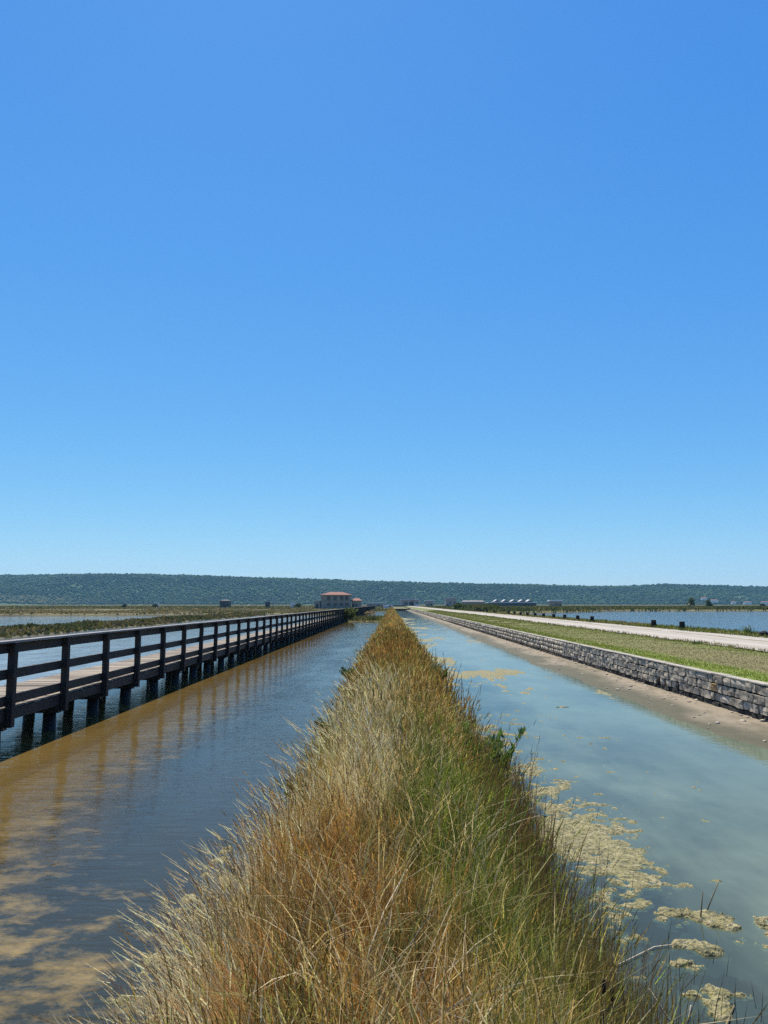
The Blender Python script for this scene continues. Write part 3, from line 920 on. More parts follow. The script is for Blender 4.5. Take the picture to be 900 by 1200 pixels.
o = mobj('boulder', bm_mesh(rk, 'boulder'), M['bollard'], None, (18.25, 38.2, ROAD_Z + 0.1), (0, 0, 0.4), (1.15, 0.9, 1))
tag(o, 'grey boulder on the road edge at the right of the photo', 'boulder')

# ================================================================== LEVEE VEGETATION
def levee_grass():
    A = Acc()
    # --- main sward
    d_grid = np.concatenate([np.linspace(0.9, 12, 400), np.linspace(12, 345, 900)])
    dens = 6800 / (1 + (d_grid / 4.0) ** 1.32) * 2.7
    cdf = np.concatenate([[0], np.cumsum(0.5 * (dens[1:] + dens[:-1]) * np.diff(d_grid))])
    N = int(cdf[-1])
    y = np.interp(rng.random(N) * cdf[-1], cdf, d_grid)
    u = rng.random(N)
    tl, tr = toe_l(y), toe_r(y)
    x = tl - 0.02 + (tr - tl + 0.04) * u
    # clumping
    keep = rng.random(N) < 0.45 + 0.9 * fbm(x * 4, y * 2.2, 2)
    keep &= ~((y < 1.7) & (np.abs(x) < 0.35))
    x, y = x[keep], y[keep]; N = len(x)
    z = levee_z(x, y) - 0.02
    edge = np.minimum(x - toe_l(y), toe_r(y) - x)
    tall = 0.7 + 0.6 * fbm(x * 1.3 + 3, y * 0.5, 3)
    h = (0.22 + 0.30 * rng.random(N)) * tall * (0.75 + 0.5 * clump(x, y, 1)) * (0.85 + 0.3 * (edge < 0.5)) * (1 + 0.12 * sstep(14, 40, y))
    w = np.maximum(0.0028 + 0.0034 * rng.random(N) ** 2, 0.00085 * y)
    cx = (x - 0.15)
    lean = np.stack([0.22 * cx + 0.16 * wob(x * 2 + y * 0.6, 3) - 0.08, 0.12 * wob(y * 0.9 + x, 7)], -1) + rng.normal(0, 0.2, (N, 2)) + 0.75 * np.stack([clump(x, y, 5) - 0.5, clump(x, y, 6) - 0.5], -1)
    c = pick_colors(x, y)
    tip = np.clip(c * np.array([1.12, 1.02, 0.9]) + 0.02, 0, 0.8)
    V, Fc, C, _ = blades(np.stack([x, y, z], -1), h, w, lean, c, 3, tipcol=tip)
    A.add(V, Fc, C)
    # --- coarse arching leaves in loose tufts
    nt = 230
    ty = 1.9 + 14 * rng.random(nt) ** 1.6; tx = toe_l(ty) + 0.15 + (toe_r(ty) - toe_l(ty) - 0.3) * rng.random(nt)
    k = 13; N = nt * k
    x = np.repeat(tx, k) + rng.normal(0, 0.05, N); y = np.repeat(ty, k) + rng.normal(0, 0.05, N)
    z = levee_z(x, y)
    ang = rng.random(N) * 2 * np.pi; m = 0.25 + 0.9 * rng.random(N)
    lean = np.stack([np.cos(ang) * m, np.sin(ang) * m], -1)
    h = (0.36 + 0.3 * rng.random(N)) * np.repeat(0.8 + 0.5 * rng.random(nt), k)
    w = np.maximum(0.006 + 0.007 * rng.random(N), 0.001 * y)
    tc = np.array([[0.15, 0.20, 0.04], [0.09, 0.14, 0.03], [0.5, 0.42, 0.24], [0.42, 0.28, 0.11], [0.62, 0.54, 0.36]])[rng.integers(0, 5, nt)]
    c = np.repeat(tc, k, 0) * (0.7 + 0.6 * rng.random((N, 1)))
    V, Fc, C, _ = blades(np.stack([x, y, z], -1), h, w, lean, c, 5, curve=2.0, tipcol=np.clip(c * 0.6 + np.array([0.2, 0.15, 0.07]), 0, 0.7))
    A.add(V, Fc, C)
    # --- tangled dead stems lying through the sward
    N = 6500
    y = 1.5 + 16 * rng.random(N) ** 2.2
    x = toe_l(y) + 0.25 + (toe_r(y) - toe_l(y) - 0.4) * rng.random(N)
    z = levee_z(x, y) + 0.05 + 0.33 * rng.random(N)
    ang = rng.random(N) * 2 * np.pi
    m = 0.6 + 1.1 * rng.random(N)
    lean = np.stack([np.cos(ang) * m, np.sin(ang) * m], -1)
    h = 0.10 + 0.16 * rng.random(N)
    w = np.maximum(0.0028 + 0.002 * rng.random(N), 0.0009 * y)
    c = np.array([0.55, 0.42, 0.21])[None] * (0.5 + 0.7 * rng.random((N, 1)))
    V, Fc, C, _ = blades(np.stack([x, y, z], -1), h, w, lean, c, 3, curve=1.1)
    A.add(V, Fc, C)
    # --- fine upright flowering stems, rust or straw, rising above the sward
    N = 11000
    y = 1.8 + 34 * rng.random(N) ** 2.0
    x = toe_l(y) + (toe_r(y) - toe_l(y)) * rng.random(N)
    z = levee_z(x, y)
    h = 0.5 + 0.3 * rng.random(N)
    w = np.maximum(0.0018, 0.0006 * y) + 0 * x
    lean = np.stack([0.2 * x, 0 * x], -1) + rng.normal(0, 0.2, (N, 2))
    c = pick_colors(x, y, 0.6)
    V, Fc, C, tp = blades(np.stack([x, y, z], -1), h, w, lean, c, 3)
    A.add(V, Fc, C)
    dd = np.stack([lean[:, 0] * 1.5, lean[:, 1] * 1.5, np.ones(N)], -1)
    V, Fc, C = spikes(tp, dd, 0.05 + 0.05 * rng.random(N), np.maximum(0.0022, 0.0006 * y), np.clip(c * 1.15, 0, 0.7), 4)
    A.add(V, Fc, C)
    return A.mesh('levee_grass')
lg = mobj('levee_grass', levee_grass(), M['grass'])
tag(lg, 'tall dry straw, rust and green grass covering the levee', 'grass', kind='stuff')

def eared_grass():
    """pale eared grass along the left edge of the levee"""
    A = Acc()
    N = 2700
    y = 1.9 + 5.2 * rng.random(N) ** 1.3
    x = toe_l(y) - 0.08 + np.abs(rng.normal(0, 0.30, N))
    n2 = 700
    y2 = 7 + 26 * rng.random(n2) ** 1.6
    x2 = toe_l(y2) + np.abs(rng.normal(0, 0.25, n2))
    y = np.concatenate([y, y2]); x = np.concatenate([x, x2])
    n3 = 420                                            # pale tufts in the middle of the levee
    y3 = np.concatenate([rng.normal(6.8, 0.5, n3 // 2), rng.normal(10.5, 1.0, n3 - n3 // 2)]); x3 = rng.normal(-0.25, 0.22, n3)
    y = np.concatenate([y, y3]); x = np.concatenate([x, x3]); N = len(x)
    z = levee_z(x, y)
    h = 0.40 + 0.46 * rng.random(N) ** 1.3
    w = np.maximum(0.0022, 0.00045 * y)
    lean = np.stack([-0.17 + rng.normal(0, 0.16, N), -0.05 + rng.normal(0, 0.16, N)], -1) + 0.4 * np.stack([clump(x, y, 5) - 0.5, clump(x, y, 6) - 0.5], -1)
    c = np.array([0.70, 0.60, 0.41])[None] * (0.6 + 0.6 * rng.random((N, 1)))
    dk = rng.random(N) < 0.25
    c[dk] = np.array([0.2, 0.13, 0.08]) * (0.7 + 0.6 * rng.random((dk.sum(), 1)))
    V, Fc, C, tp = blades(np.stack([x, y, z], -1), h, w, lean, c, 4)
    A.add(V, Fc, C)
    dd = np.stack([lean[:, 0] * 2.2 - 0.12, lean[:, 1] * 2.2, np.ones(N) * 0.8], -1)
    V, Fc, C = spikes(tp - dd * 0.005, dd, 0.09 + 0.07 * rng.random(N), np.maximum(0.0030, 0.00045 * y), np.clip(c * 1.2, 0, 0.78), 8)
    A.add(V, Fc, C)
    return A.mesh('eared_grass')
eg = mobj('eared_grass', eared_grass(), M['grass'])
tag(eg, 'pale seed-headed grass leaning over the left canal', 'grass', kind='stuff')

def rushes():
    """dark brown-tipped rushes standing in the right margin"""
    A = Acc()
    N = 7000
    y = 2.3 + 9.5 * rng.random(N) ** 1.7
    x = toe_r(y) - 0.38 + 0.85 * rng.beta(2.0, 3.2, N)
    z = np.maximum(levee_z(x, y), -0.15)
    h = (0.55 + 0.45 * rng.random(N)) * np.where(x > toe_r(y), 0.95, 0.9)
    w = np.maximum(0.0026 + 0.0016 * rng.random(N), 0.00075 * y)
    lean = np.stack([0.05 + rng.normal(0, 0.10, N), rng.normal(0, 0.09, N)], -1)
    g = rng.random(N)[:, None] < 0.45
    c = np.where(g, np.array([0.085, 0.12, 0.03]), np.array([0.16, 0.10, 0.05])) * (0.6 + 0.7 * rng.random((N, 1)))
    tip = np.array([0.12, 0.075, 0.045]) * (0.5 + 0.8 * rng.random((N, 1)))
    V, Fc, C, _ = blades(np.stack([x, y, z], -1), h, w, lean, c, 3, tipcol=tip)
    A.add(V, Fc, C)
    # sparse emergent stalks farther out in the water, both margins
    N = 420
    y = 3.2 + 26 * rng.random(N) ** 1.8
    s = rng.random(N) < 1.1
    x = np.where(s, toe_r(y) + 0.02 + np.abs(rng.normal(0, 0.19, N)), toe_l(y) + 0.05 - np.abs(rng.normal(0, 0.08, N)))
    z = -0.2 + 0 * x
    h = 0.6 + 0.65 * rng.random(N)
    x = np.repeat(x[:210], 2); y = np.repeat(y[:210], 2); h = np.repeat(h[:210], 2); s = np.repeat(s[:210], 2)
    w = np.maximum(0.008, 0.0014 * y)
    lean = np.repeat(rng.normal(0, 0.14, (210, 2)), 2, 0); lean[:, 0] += np.where(s, 0.08, -0.2)
    az2 = np.tile([0.2, 1.77], 210)
    c = np.array([0.12, 0.085, 0.05])[None] * (0.6 + 0.9 * rng.random((N, 1)))
    V, Fc, C, tp = blades(np.stack([x, y, z], -1), h, w, lean, c, 3, taper=0.3, az=az2)
    A.add(V, Fc, C)
    V, Fc, C = spikes(tp - np.array([0, 0, 0.06]), np.stack([lean[:, 0], lean[:, 1], np.ones(N)], -1), 0.09 + 0.04 * rng.random(N), np.maximum(0.0018, 0.00035 * y), c * 1.1, 4)
    A.add(V, Fc, C)
    return A.mesh('rushes')
ru = mobj('rushes', rushes(), M['grass'])
tag(ru, 'dark brown-tipped rushes standing along the right canal margin', 'rushes', kind='stuff')

# --- leafy shrubs on the levee edges
def shrub(loc, height, spread, nst, label, col, leaf=0.075, wid=0.014, group='leafy shrubs on the levee edge'):
    t = empty('shrub', loc)
    tag(t, label, 'shrub', group)
    A = Acc(); S = []
    bm_v, bm_f, nn = [], [], 0
    for s in range(nst):
        a = random.uniform(0, 2 * math.pi); r = spread * math.sqrt(random.random())
        b = np.array([0.35 * r * math.cos(a), 0.35 * r * math.sin(a), 0])
        e = np.array([r * math.cos(a) * 1.2, r * math.sin(a) * 1.2, height * random.uniform(0.65, 1.0)])
        K = 5
        P = [b + (e - b) * np.array([k / K, k / K, (k / K) ** 0.8]) for k in range(K + 1)]
        me = None
        for k in range(K):
            p, q = P[k], P[k + 1]
            rr = 0.005 * (1 - 0.7 * k / K) + 0.001
            for (dx, dy) in ((1, 0), (0, 1)):
                o = np.array([dx, dy, 0]) * rr
                bm_v += [p - o, p + o, q + o * 0.8, q - o * 0.8]; bm_f.append([nn, nn + 1, nn + 2, nn + 3]); nn += 4
        nl = 46
        tt = 0.18 + 0.82 * rng.random(nl) ** 0.8
        pos = b + (e - b) * np.stack([tt, tt, tt ** 0.8], -1)
        az = rng.random(nl) * 6.283
        up = 0.5 + 0.9 * tt
        d = np.stack([np.cos(az), np.sin(az), up + rng.normal(0, 0.25, nl)], -1)
        d /= np.linalg.norm(d, axis=1, keepdims=True)
        sd = np.stack([-np.sin(az), np.cos(az), rng.normal(0, 0.3, nl)], -1)
        L = leaf * (0.6 + 0.7 * rng.random(nl))[:, None]; W = wid * (0.7 + 0.6 * rng.random(nl))[:, None]
        V = np.stack([pos, pos + d * L * 0.45 - sd * W, pos + d * L, pos + d * L * 0.45 + sd * W], 1)
        Fc = (np.arange(nl) * 4)[:, None, None] + np.array([[0, 1, 2], [0, 2, 3]])[None]
        c = np.array(col) * (0.6 + 0.8 * rng.random((nl, 1)))
        A.add(V.reshape(-1, 3), Fc.reshape(-1, 3), np.repeat(c[:, None], 4, 1).reshape(-1, 3))
    mobj('stems', np_mesh('stems', np.array(bm_v), np.array(bm_f)), M['stem'], t)
    mobj('leaves', A.mesh('leaves'), M['leaf'], t)
    return t
def on_levee(x, y): return (x, y, float(levee_z(np.array([x]), np.array([y]))[0]) - 0.03)
G1 = (0.075, 0.135, 0.03); G2 = (0.05, 0.095, 0.025); G3 = (0.09, 0.14, 0.035)
shrub(on_levee(1.2, 10.6), 0.95, 0.5, 34, 'bright green upright leafy shrub at the right water edge of the levee', G1, 0.12, 0.02)
shrub(on_levee(-0.85, 14.2), 0.6, 0.5, 70, 'rounded dark green shrub halfway along the left edge of the levee', G2)
shrub(on_levee(-0.9, 9.7), 0.5, 0.4, 55, 'small green shrub on the left levee edge nearest the viewer', G3)
shrub(on_levee(-0.85, 22.5), 0.7, 0.55, 60, 'green shrub farther along the left levee edge', G2, 0.1, 0.02)
shrub(on_levee(1.2, 24), 0.65, 0.5, 60, 'green shrub farther along the right levee edge', G1, 0.1, 0.02)
shrub((-6.35, 113.0, 0.05), 1.9, 1.5, 40, 'olive green bush beside the boardwalk on the cross dyke', (0.1, 0.13, 0.035), 0.3, 0.08, None)

# --- cattails, dry stalks and twigs
def stalk_thing(name, pts, rad, mat, label, cat, group=None):
    base = Vector(pts[0])
    o = mobj(name, tube_mesh([Vector(p) - base for p in pts], rad, 6, name), mat, None, base)
    return tag(o, label, cat, group)
for (px, py, d, ln, lb) in ((691, 1124, 3.25, 0.060, 'dark brown cattail head, upper left of the two side by side'), (699.5, 1132, 3.22, 0.055, 'dark brown cattail head, right of its close twin'),
                       (688, 1156, 3.02, 0.042, 'short dark cattail head in the lower pair, the upper one'), (688.5, 1170, 2.95, 0.05, 'short dark cattail head lowest among the green rushes')):
    x, z = X(px, d), Z(py, d)
    zb = float(levee_z(np.array([x]), np.array([d + 0.03]))[0]) - 0.02
    t = empty('cattail', (x, d, zb)); tag(t, lb, 'cattail', 'cattails in the right rushes')
    mobj('stem', tube_mesh([(0.02, 0.03, 0), (0.01, 0.01, (z - zb) * 0.6), (0, 0, z - zb + 0.05)], [0.0035, 0.003, 0.0015], 5), M['stem'], t)
    mobj('head', tube_mesh([(0, 0, z - zb - ln / 2), (0, 0, z - zb - ln * 0.42), (0, 0, z - zb + ln * 0.42), (0, 0, z - zb + ln / 2)], [0.003, 0.0075, 0.007, 0.003], 8), M['cattail'], t)
def pz(px, py, z):                   # point seen at a pixel on the level z
    d = (CAM_Z - z) / (py - HZY) * F
    return (X(px, d), d, z)
a = pz(781, 1196, 0.12); stalk_thing('dry_stalk', [a, (a[0] - 0.06, a[1] + 0.1, 0.25), (a[0] - 0.17, a[1] + 0.12, 0.42)], [0.008, 0.007, 0.004], M['dry'], 'pale broken stalk leaning left, lower right margin', 'stalk', 'broken stalks in the right margin')
a = pz(783, 1199, 0.1); stalk_thing('dry_stalk', [a, (a[0] + 0.01, a[1] + 0.05, 0.25), (a[0] + 0.03, a[1] + 0.05, 0.36)], [0.009, 0.008, 0.005], M['dry'], 'pale upright stalk crossing the left-leaning one', 'stalk', 'broken stalks in the right margin')
a = pz(836, 1199, 0.03); b = pz(823, 1172, 0.12); stalk_thing('dry_stalk', [a, ((a[0] + b[0]) / 2 + 0.01, (a[1] + b[1]) / 2, 0.1), b], [0.006, 0.007, 0.003], M['dry'], 'curved white stalk by itself at the bottom right', 'stalk', 'broken stalks in the right margin')
a = pz(800, 1054, 0.0); stalk_thing('twig', [(a[0], a[1], -0.1), a, (a[0] + 0.03, a[1], 0.22)], [0.007, 0.007, 0.004], M['stem'], 'short upright twig rising out of the algae mat', 'twig', 'twigs in the algae')
a = pz(807, 1046, 0.0); stalk_thing('twig', [(a[0], a[1], -0.1), a, (a[0] + 0.12, a[1] + 0.02, 0.23)], [0.007, 0.007, 0.004], M['stem'], 'slanting twig rising right out of the algae mat', 'twig', 'twigs in the algae')
P = [pz(q[0], q[1], 0.012) for q in ((655, 1135), (700, 1105), (748, 1083), (790, 1078), (815, 1082))]
stalk_thing('floating_stalk', P, [0.003, 0.004, 0.0045, 0.004, 0.002], M['dry'], 'long pale reed stalk floating in front of the algae', 'stalk')
P = [pz(q[0], q[1], 0.010) for q in ((770, 1198), (800, 1185), (822, 1165), (832, 1143))]
stalk_thing('floating_stalk', P, [0.010, 0.010, 0.009, 0.005], M['stem'], 'curved brown stem floating at the bottom right margin', 'stalk')

# ================================================================== FLOATING ALGAE
def mat_from_mask(xs, ys, hfun, name, largest=False):
    gx, gy = np.meshgrid(xs, ys)
    m = hfun(gx, gy)
    nx, ny = len(xs), len(ys)
    lump = 0.6 * fbm(gx * 11, gy * 11, 3) + 0.4 * fbm(gx * 30, gy * 30, 2)
    z = np.where(m > 0, 0.003 + 0.045 * np.clip(m, 0, 0.3) ** 0.5 * np.clip(lump * 2.2 - 0.45, 0.1, 2), -0.015)
    i = np.arange(nx * ny).reshape(ny, nx)
    q = np.stack([i[:-1, :-1], i[:-1, 1:], i[1:, 1:], i[1:, :-1]], -1).reshape(-1, 4)
    ok = (m.ravel()[q] > 0).any(1)
    if largest:                                   # keep the one connected piece only
        lab = np.where(ok, np.arange(len(ok)), -1).reshape(ny - 1, nx - 1)
        okg = lab >= 0
        while True:
            n_ = lab.copy()
            n_[1:] = np.maximum(n_[1:], lab[:-1]); n_[:-1] = np.maximum(n_[:-1], lab[1:])
            n_[:, 1:] = np.maximum(n_[:, 1:], lab[:, :-1]); n_[:, :-1] = np.maximum(n_[:, :-1], lab[:, 1:])
            n_ = np.where(okg, n_, -1)
            if (n_ == lab).all(): break
            lab = n_
        ids, cnt = np.unique(lab[okg], return_counts=True)
        ok = (lab == ids[cnt.argmax()]).ravel()
    q = q[ok]
    used = np.unique(q); rm = -np.ones(nx * ny, int); rm[used] = np.arange(len(used))
    v = np.stack([gx, gy, z], -1).reshape(-1, 3)[used]
    return np_mesh(name, v, rm[q], None, True)
def blob(cx, cy, items, seed):
    def f(x, y):
        m = -1.0 + 0 * x
        for (ox, oy, rx, ry) in items:
            m = np.maximum(m, 1 - ((x - cx - ox) / rx) ** 2 - ((y - cy - oy) / ry) ** 2)
        return 0.8 * np.clip(m, -1, 0.45) + 1.9 * (fbm(x * 9 + seed, y * 7 + seed, 5) - 0.50) + 0.9 * (fbm(x * 34 + seed, y * 30, 2) - 0.55)
    return f
def mat_thing(px, py, items, label, seed):
    c = pz(px, py, 0)
    me = mat_from_mask(np.arange(c[0] - 0.8, c[0] + 0.8, 0.016), np.arange(c[1] - 0.9, c[1] + 0.9, 0.018), blob(c[0], c[1], items, seed), 'algae_mat', True)
    o = mobj('algae_mat', me, M['algae'])
    return tag(o, label, 'algae', 'large floating algae mats')
mat_thing(880, 1064, [(0.03, 0.08, 0.16, 0.16), (-0.04, -0.13, 0.09, 0.08), (0.2, 0.05, 0.2, 0.12)], 'tan algae mat floating alone at the right edge', 3)
mat_thing(812, 1140, [(0.0, 0.0, 0.09, 0.13), (0.05, 0.12, 0.12, 0.08), (-0.02, -0.13, 0.08, 0.08), (0.2, 0.1, 0.1, 0.03), (-0.11, 0.08, 0.08, 0.04)], 'lowest ragged algae mat near the bottom right corner', 9)
mat_thing(808, 1052, [(0.0, 0.0, 0.18, 0.12), (0.1, -0.02, 0.13, 0.10), (0.06, -0.16, 0.12, 0.10), (-0.22, 0.08, 0.18, 0.09)], 'wide tan algae mat with two twigs rising from it', 14)
mat_thing(806, 1084, [(0.0, -0.05, 0.10, 0.09), (-0.1, 0.05, 0.16, 0.07)], 'small algae mat in front of the wide one', 21)
mat_thing(778, 1101, [(0.0, 0.0, 0.10, 0.045)], 'tiny lone algae scrap below the small mat', 27)
def field_mask(x, y):
    e = x - toe_r(y)
    n = 0.5 * fbm(x * 3.2 + 2, y * 2.9 + 8, 5) + 0.5 * fbm(x * 9 + 2, y * 12, 4)
    near = 0.31 * np.exp(-(((x - 2.35) / 0.62) ** 2 + ((y - 8.6) / 1.7) ** 2)) + 0.19 * np.exp(-((e - 0.5) / 0.6) ** 2) * np.exp(-((y - 11.0) / 4.5) ** 2)
    near += 0.13 * np.exp(-((e - 0.9) / 1.1) ** 2) * np.exp(-((y - 16) / 5) ** 2)
    return np.where(e > -0.25, n - 0.735 + near, -1)
fm = mat_from_mask(np.arange(1.2, 4.6, 0.02), np.arange(5.6, 20, 0.03), field_mask, 'algae_scum_near')
o = mobj('algae_scum', fm, M['algae']); tag(o, 'broken yellowish algae scum beside the right rushes', 'algae', kind='stuff')
def far_mask(x, y):
    e = x - toe_r(y)
    n = 0.7 * fbm(x * 1.1 + 31, y * 0.30 + 4, 5) + 0.3 * fbm(x * 6 + 31, y * 2.2, 3)
    b = 0.13 * np.exp(-((e - 0.6) / 1.0) ** 2) + 0.05 * np.sin(y * 0.23 + 1) + 0.03 * np.exp(-((x - 3.8) / 1.0) ** 2)
    fx = water_x(y) - x
    return np.where((e > -0.2) & (fx > 0.15), n - 0.652 + b, -1)
fm = mat_from_mask(np.arange(1.2, 6.4, 0.06), np.concatenate([np.arange(20, 60, 0.16), np.arange(60, 150, 0.5)]), far_mask, 'algae_scum_far')
o = mobj('algae_scum', fm, M['algae']); tag(o, 'thin streaks of algae scum far along the right canal', 'algae', kind='stuff')
# foam and floating debris in the left margin
def left_foam(x, y):
    e = toe_l(y) - x
    return np.where((e > -0.1) & (e < 0.8), fbm(x * 5 + 12, y * 5 + 3, 4) - 0.69 + 0.05 * np.exp(-((y - 4.4) / 0.5) ** 2), -1)
o = mobj('debris', mat_from_mask(np.arange(-2.6, -1.1, 0.025), np.arange(3.4, 9, 0.025), left_foam, 'debris'), M['algae'])
tag(o, 'pale scraps of drift floating at the left water edge', 'debris', kind='stuff')

# ================================================================== OTHER LOW PLANTS
def scatter(name, x, y, zf, hmin, hmax, wk, cols, mat, label, cat, seed=0, lean=0.3, segs=2):
    n = len(x)
    h = hmin + (hmax - hmin) * rng.random(n)
    w = np.maximum(0.01, wk * y) * (0.6 + 0.8 * rng.random(n))
    cols = np.array(cols)
    i = np.clip((fbm(x * 0.25 + seed, y * 0.08 + seed, 3) * 1.6 - 0.3 + rng.normal(0, 0.22, n)) * len(cols), 0, len(cols) - 1).astype(int)
    c = cols[i] * (0.65 + 0.7 * rng.random((n, 1)))
    V, Fc, C, _ = blades(np.stack([x, y, zf(x, y) - 0.02], -1), h, w, rng.normal(0, lean, (n, 2)), c, segs)
    o = mobj(name, np_mesh(name, V, Fc, C), mat)
    return tag(o, label, cat, kind='stuff')
def unif(a, b, n): return a + (b - a) * rng.random(n)
# mown verge
n = 110000
y = 11 + 190 * rng.random(n) ** 2.6; x = unif(8.40, 12.45, n)
kp = (x > 8.42) & (x < ROAD_L + road_edge(y, 1) + 0.12); x, y = x[kp], y[kp]
vg_h = 0.025 + 0.035 * rng.random(len(x)) + 0.05 * (x < 9.3) * rng.random(len(x)) + 0.06 * (x > 11.9) * rng.random(len(x))
vc = verge_col(x[:, None], y[:, None], 0)[:, 0] * (0.8 + 0.5 * rng.random((len(x), 1))) * 1.1
V, Fc, C, _ = blades(np.stack([x, y, verge_z(x, y) - 0.01], -1), vg_h, np.maximum(0.005, 0.0007 * y), rng.normal(0, 0.6, (len(x), 2)), vc, 2)
o = mobj('verge_grass', np_mesh('verge_grass', V, Fc, C), M['grass']); tag(o, 'short mown grass and cut hay on the verge above the wall', 'grass', kind='stuff')
# strip along the basin
n = 26000
y = 14 + 230 * rng.random(n) ** 2.2; x = unif(17.0, 20.9, n)
kp = x > ROAD_R + road_edge(y, 6) - 0.05; x, y = x[kp], y[kp]
scatter('basin_verge_grass', x, y, fverge_z, 0.06, 0.24, 0.0011, [(0.1, 0.13, 0.03), (0.14, 0.15, 0.04), (0.24, 0.19, 0.09)], M['grass'], 'rough green grass between the road and the basin', 'grass', 3)
# far bank reeds and marsh right
n = 70000
y = 172 + 200 * rng.random(n) ** 1.3; x = unif(17.6, 330, n); x = np.minimum(x, 18 + (x - 18))
k2 = right_flat_z(x, y) > 0.15
x, y = x[k2], y[k2]
n = 9000
y3 = unif(176, 300, n); x3 = 19 + 7 * rng.random(n) * np.clip((y3 - 172) / 20, 0.1, 1) + (y3 - 172) * 0.06
scatter('reed_stand', x3, y3, lambda x, y: np.maximum(right_flat_z(x, y), 0.2), 0.8, 2.1, 0.0016, [(0.06, 0.085, 0.025), (0.09, 0.115, 0.035), (0.15, 0.14, 0.06)], M['marsh_plants'], 'tall green reeds beside the road at the near end of the basin bank', 'reeds', 6, 0.2)
scatter('reed_bank', x, y, lambda x, y: np.maximum(right_flat_z(x, y), 0.2), 0.4, 1.35, 0.0019, [(0.075, 0.095, 0.03), (0.11, 0.125, 0.04), (0.17, 0.15, 0.065)], M['marsh_plants'], 'band of reeds and marsh plants across the basin', 'reeds', 5, 0.25)
# left marsh
n = 60000
y = 150 + 330 * rng.random(n) ** 1.4; x = unif(-400, -8.5, n) * np.clip(y / 420, 0.35, 1)
zz = np.where(y < 346, left_flat_z(x, y), 0.5)
kp = (zz > 0.2) & (fbm(x * 0.04, y * 0.02 + 9, 3) > 0.36); x, y = x[kp], y[kp]
scatter('marsh_plants', x, y, lambda x, y: np.where(y < 346, left_flat_z(x, y), 0.5), 0.12, 0.45, 0.003, [(0.1, 0.105, 0.035), (0.15, 0.14, 0.05), (0.24, 0.18, 0.09), (0.32, 0.25, 0.15)], M['marsh_plants'], 'olive and straw marsh plants on the flats at left', 'marsh plants', 8, 0.35)
n = 30000
y = 346 + 700 * rng.random(n) ** 1.2; x = unif(-0.56, 0.56, n) * y
kp = ~((x > 8) & (x < 18) & (y < 640)) & ~((x > 0) & (x < 8.4) & (y < 700))
scatter('far_marsh_plants', x[kp], y[kp], lambda x, y: 0.5 + 0 * x, 0.3, 1.1, 0.0018, [(0.08, 0.095, 0.03), (0.13, 0.13, 0.045), (0.25, 0.2, 0.1)], M['marsh_plants'], 'low scrub on the flats in front of the hills', 'scrub', 2, 0.3)
n = 26000
y = 32 + 175 * rng.random(n) ** 1.4; x = -33 + 1.2 * wob(y * 0.06, 2) + rng.normal(0, 1.9, n)
kp = (dyke_l_z(x, y) > 0.0) & (fbm(x * 0.5, y * 0.12, 3) > 0.33); x, y = x[kp], y[kp]
scatter('dyke_plants', x, y, dyke_l_z, 0.12, 0.5, 0.004, [(0.07, 0.085, 0.03), (0.11, 0.11, 0.04), (0.18, 0.14, 0.07)], M['marsh_plants'], 'dark tufts of salt marsh plants along the left dyke', 'marsh plants', 4, 0.35)
n = 5000
x = unif(-9.4, -0.7, n); y = np.where(rng.random(n) < 0.6, 121 + rng.normal(0, 2, n), 300 + rng.normal(0, 6, n))
scatter('cross_dyke_plants', x, y, lambda x, y: 0.15 + 0 * x, 0.3, 0.9, 0.0014, [(0.08, 0.1, 0.03), (0.13, 0.13, 0.04), (0.2, 0.17, 0.07)], M['marsh_plants'], 'green plants growing on the cross dykes', 'marsh plants', 4, 0.3)
# pebbles and chips lying on the mud and along the road edges
def pebbles(name, x, y, z, smin, smax, mat, label):
    bm = bmesh.new(); bmesh.ops.create_icosphere(bm, subdivisions=1, radius=1.0)
    bv = np.array([v.co[:] for v in bm.verts]); bf = np.array([[v.index for v in f.verts] for f in bm.faces]); bm.free()
    n = len(x)
    r = smin + (smax - smin) * rng.random(n) ** 2.5
    V = bv[None] * (1 + 0.2 * rng.normal(size=(n, len(bv), 1))) * np.stack([r, r * (0.7 + 0.5 * rng.random(n)), r * 0.55], -1)[:, None] + np.stack([x, y, z], -1)[:, None]
    o = mobj(name, np_mesh(name, V.reshape(-1, 3), ((np.arange(n) * len(bv))[:, None, None] + bf[None]).reshape(-1, 3)), mat)
    return tag(o, label, 'stones', kind='stuff')
n = 420
y = 12 + 60 * rng.random(n) ** 2; x = 8.15 - 1.5 * rng.random(n) ** 2.2
pebbles('pebbles', x, y, mud_z(x, y) + 0.004, 0.012, 0.075, M['stone'], 'stray stone chips on the mud at the foot of the wall')
n = 700
y = 18 + 90 * rng.random(n) ** 1.8; sd = rng.random(n) < 0.5
x = np.where(sd, ROAD_L + road_edge(y, 1), ROAD_R + road_edge(y, 6)) + rng.normal(0, 0.16, n)
pebbles('road_stones', x, y, 0 * x + ROAD_Z + 0.035, 0.012, 0.06, M['gravel'], 'loose pale stones along the edges of the road')
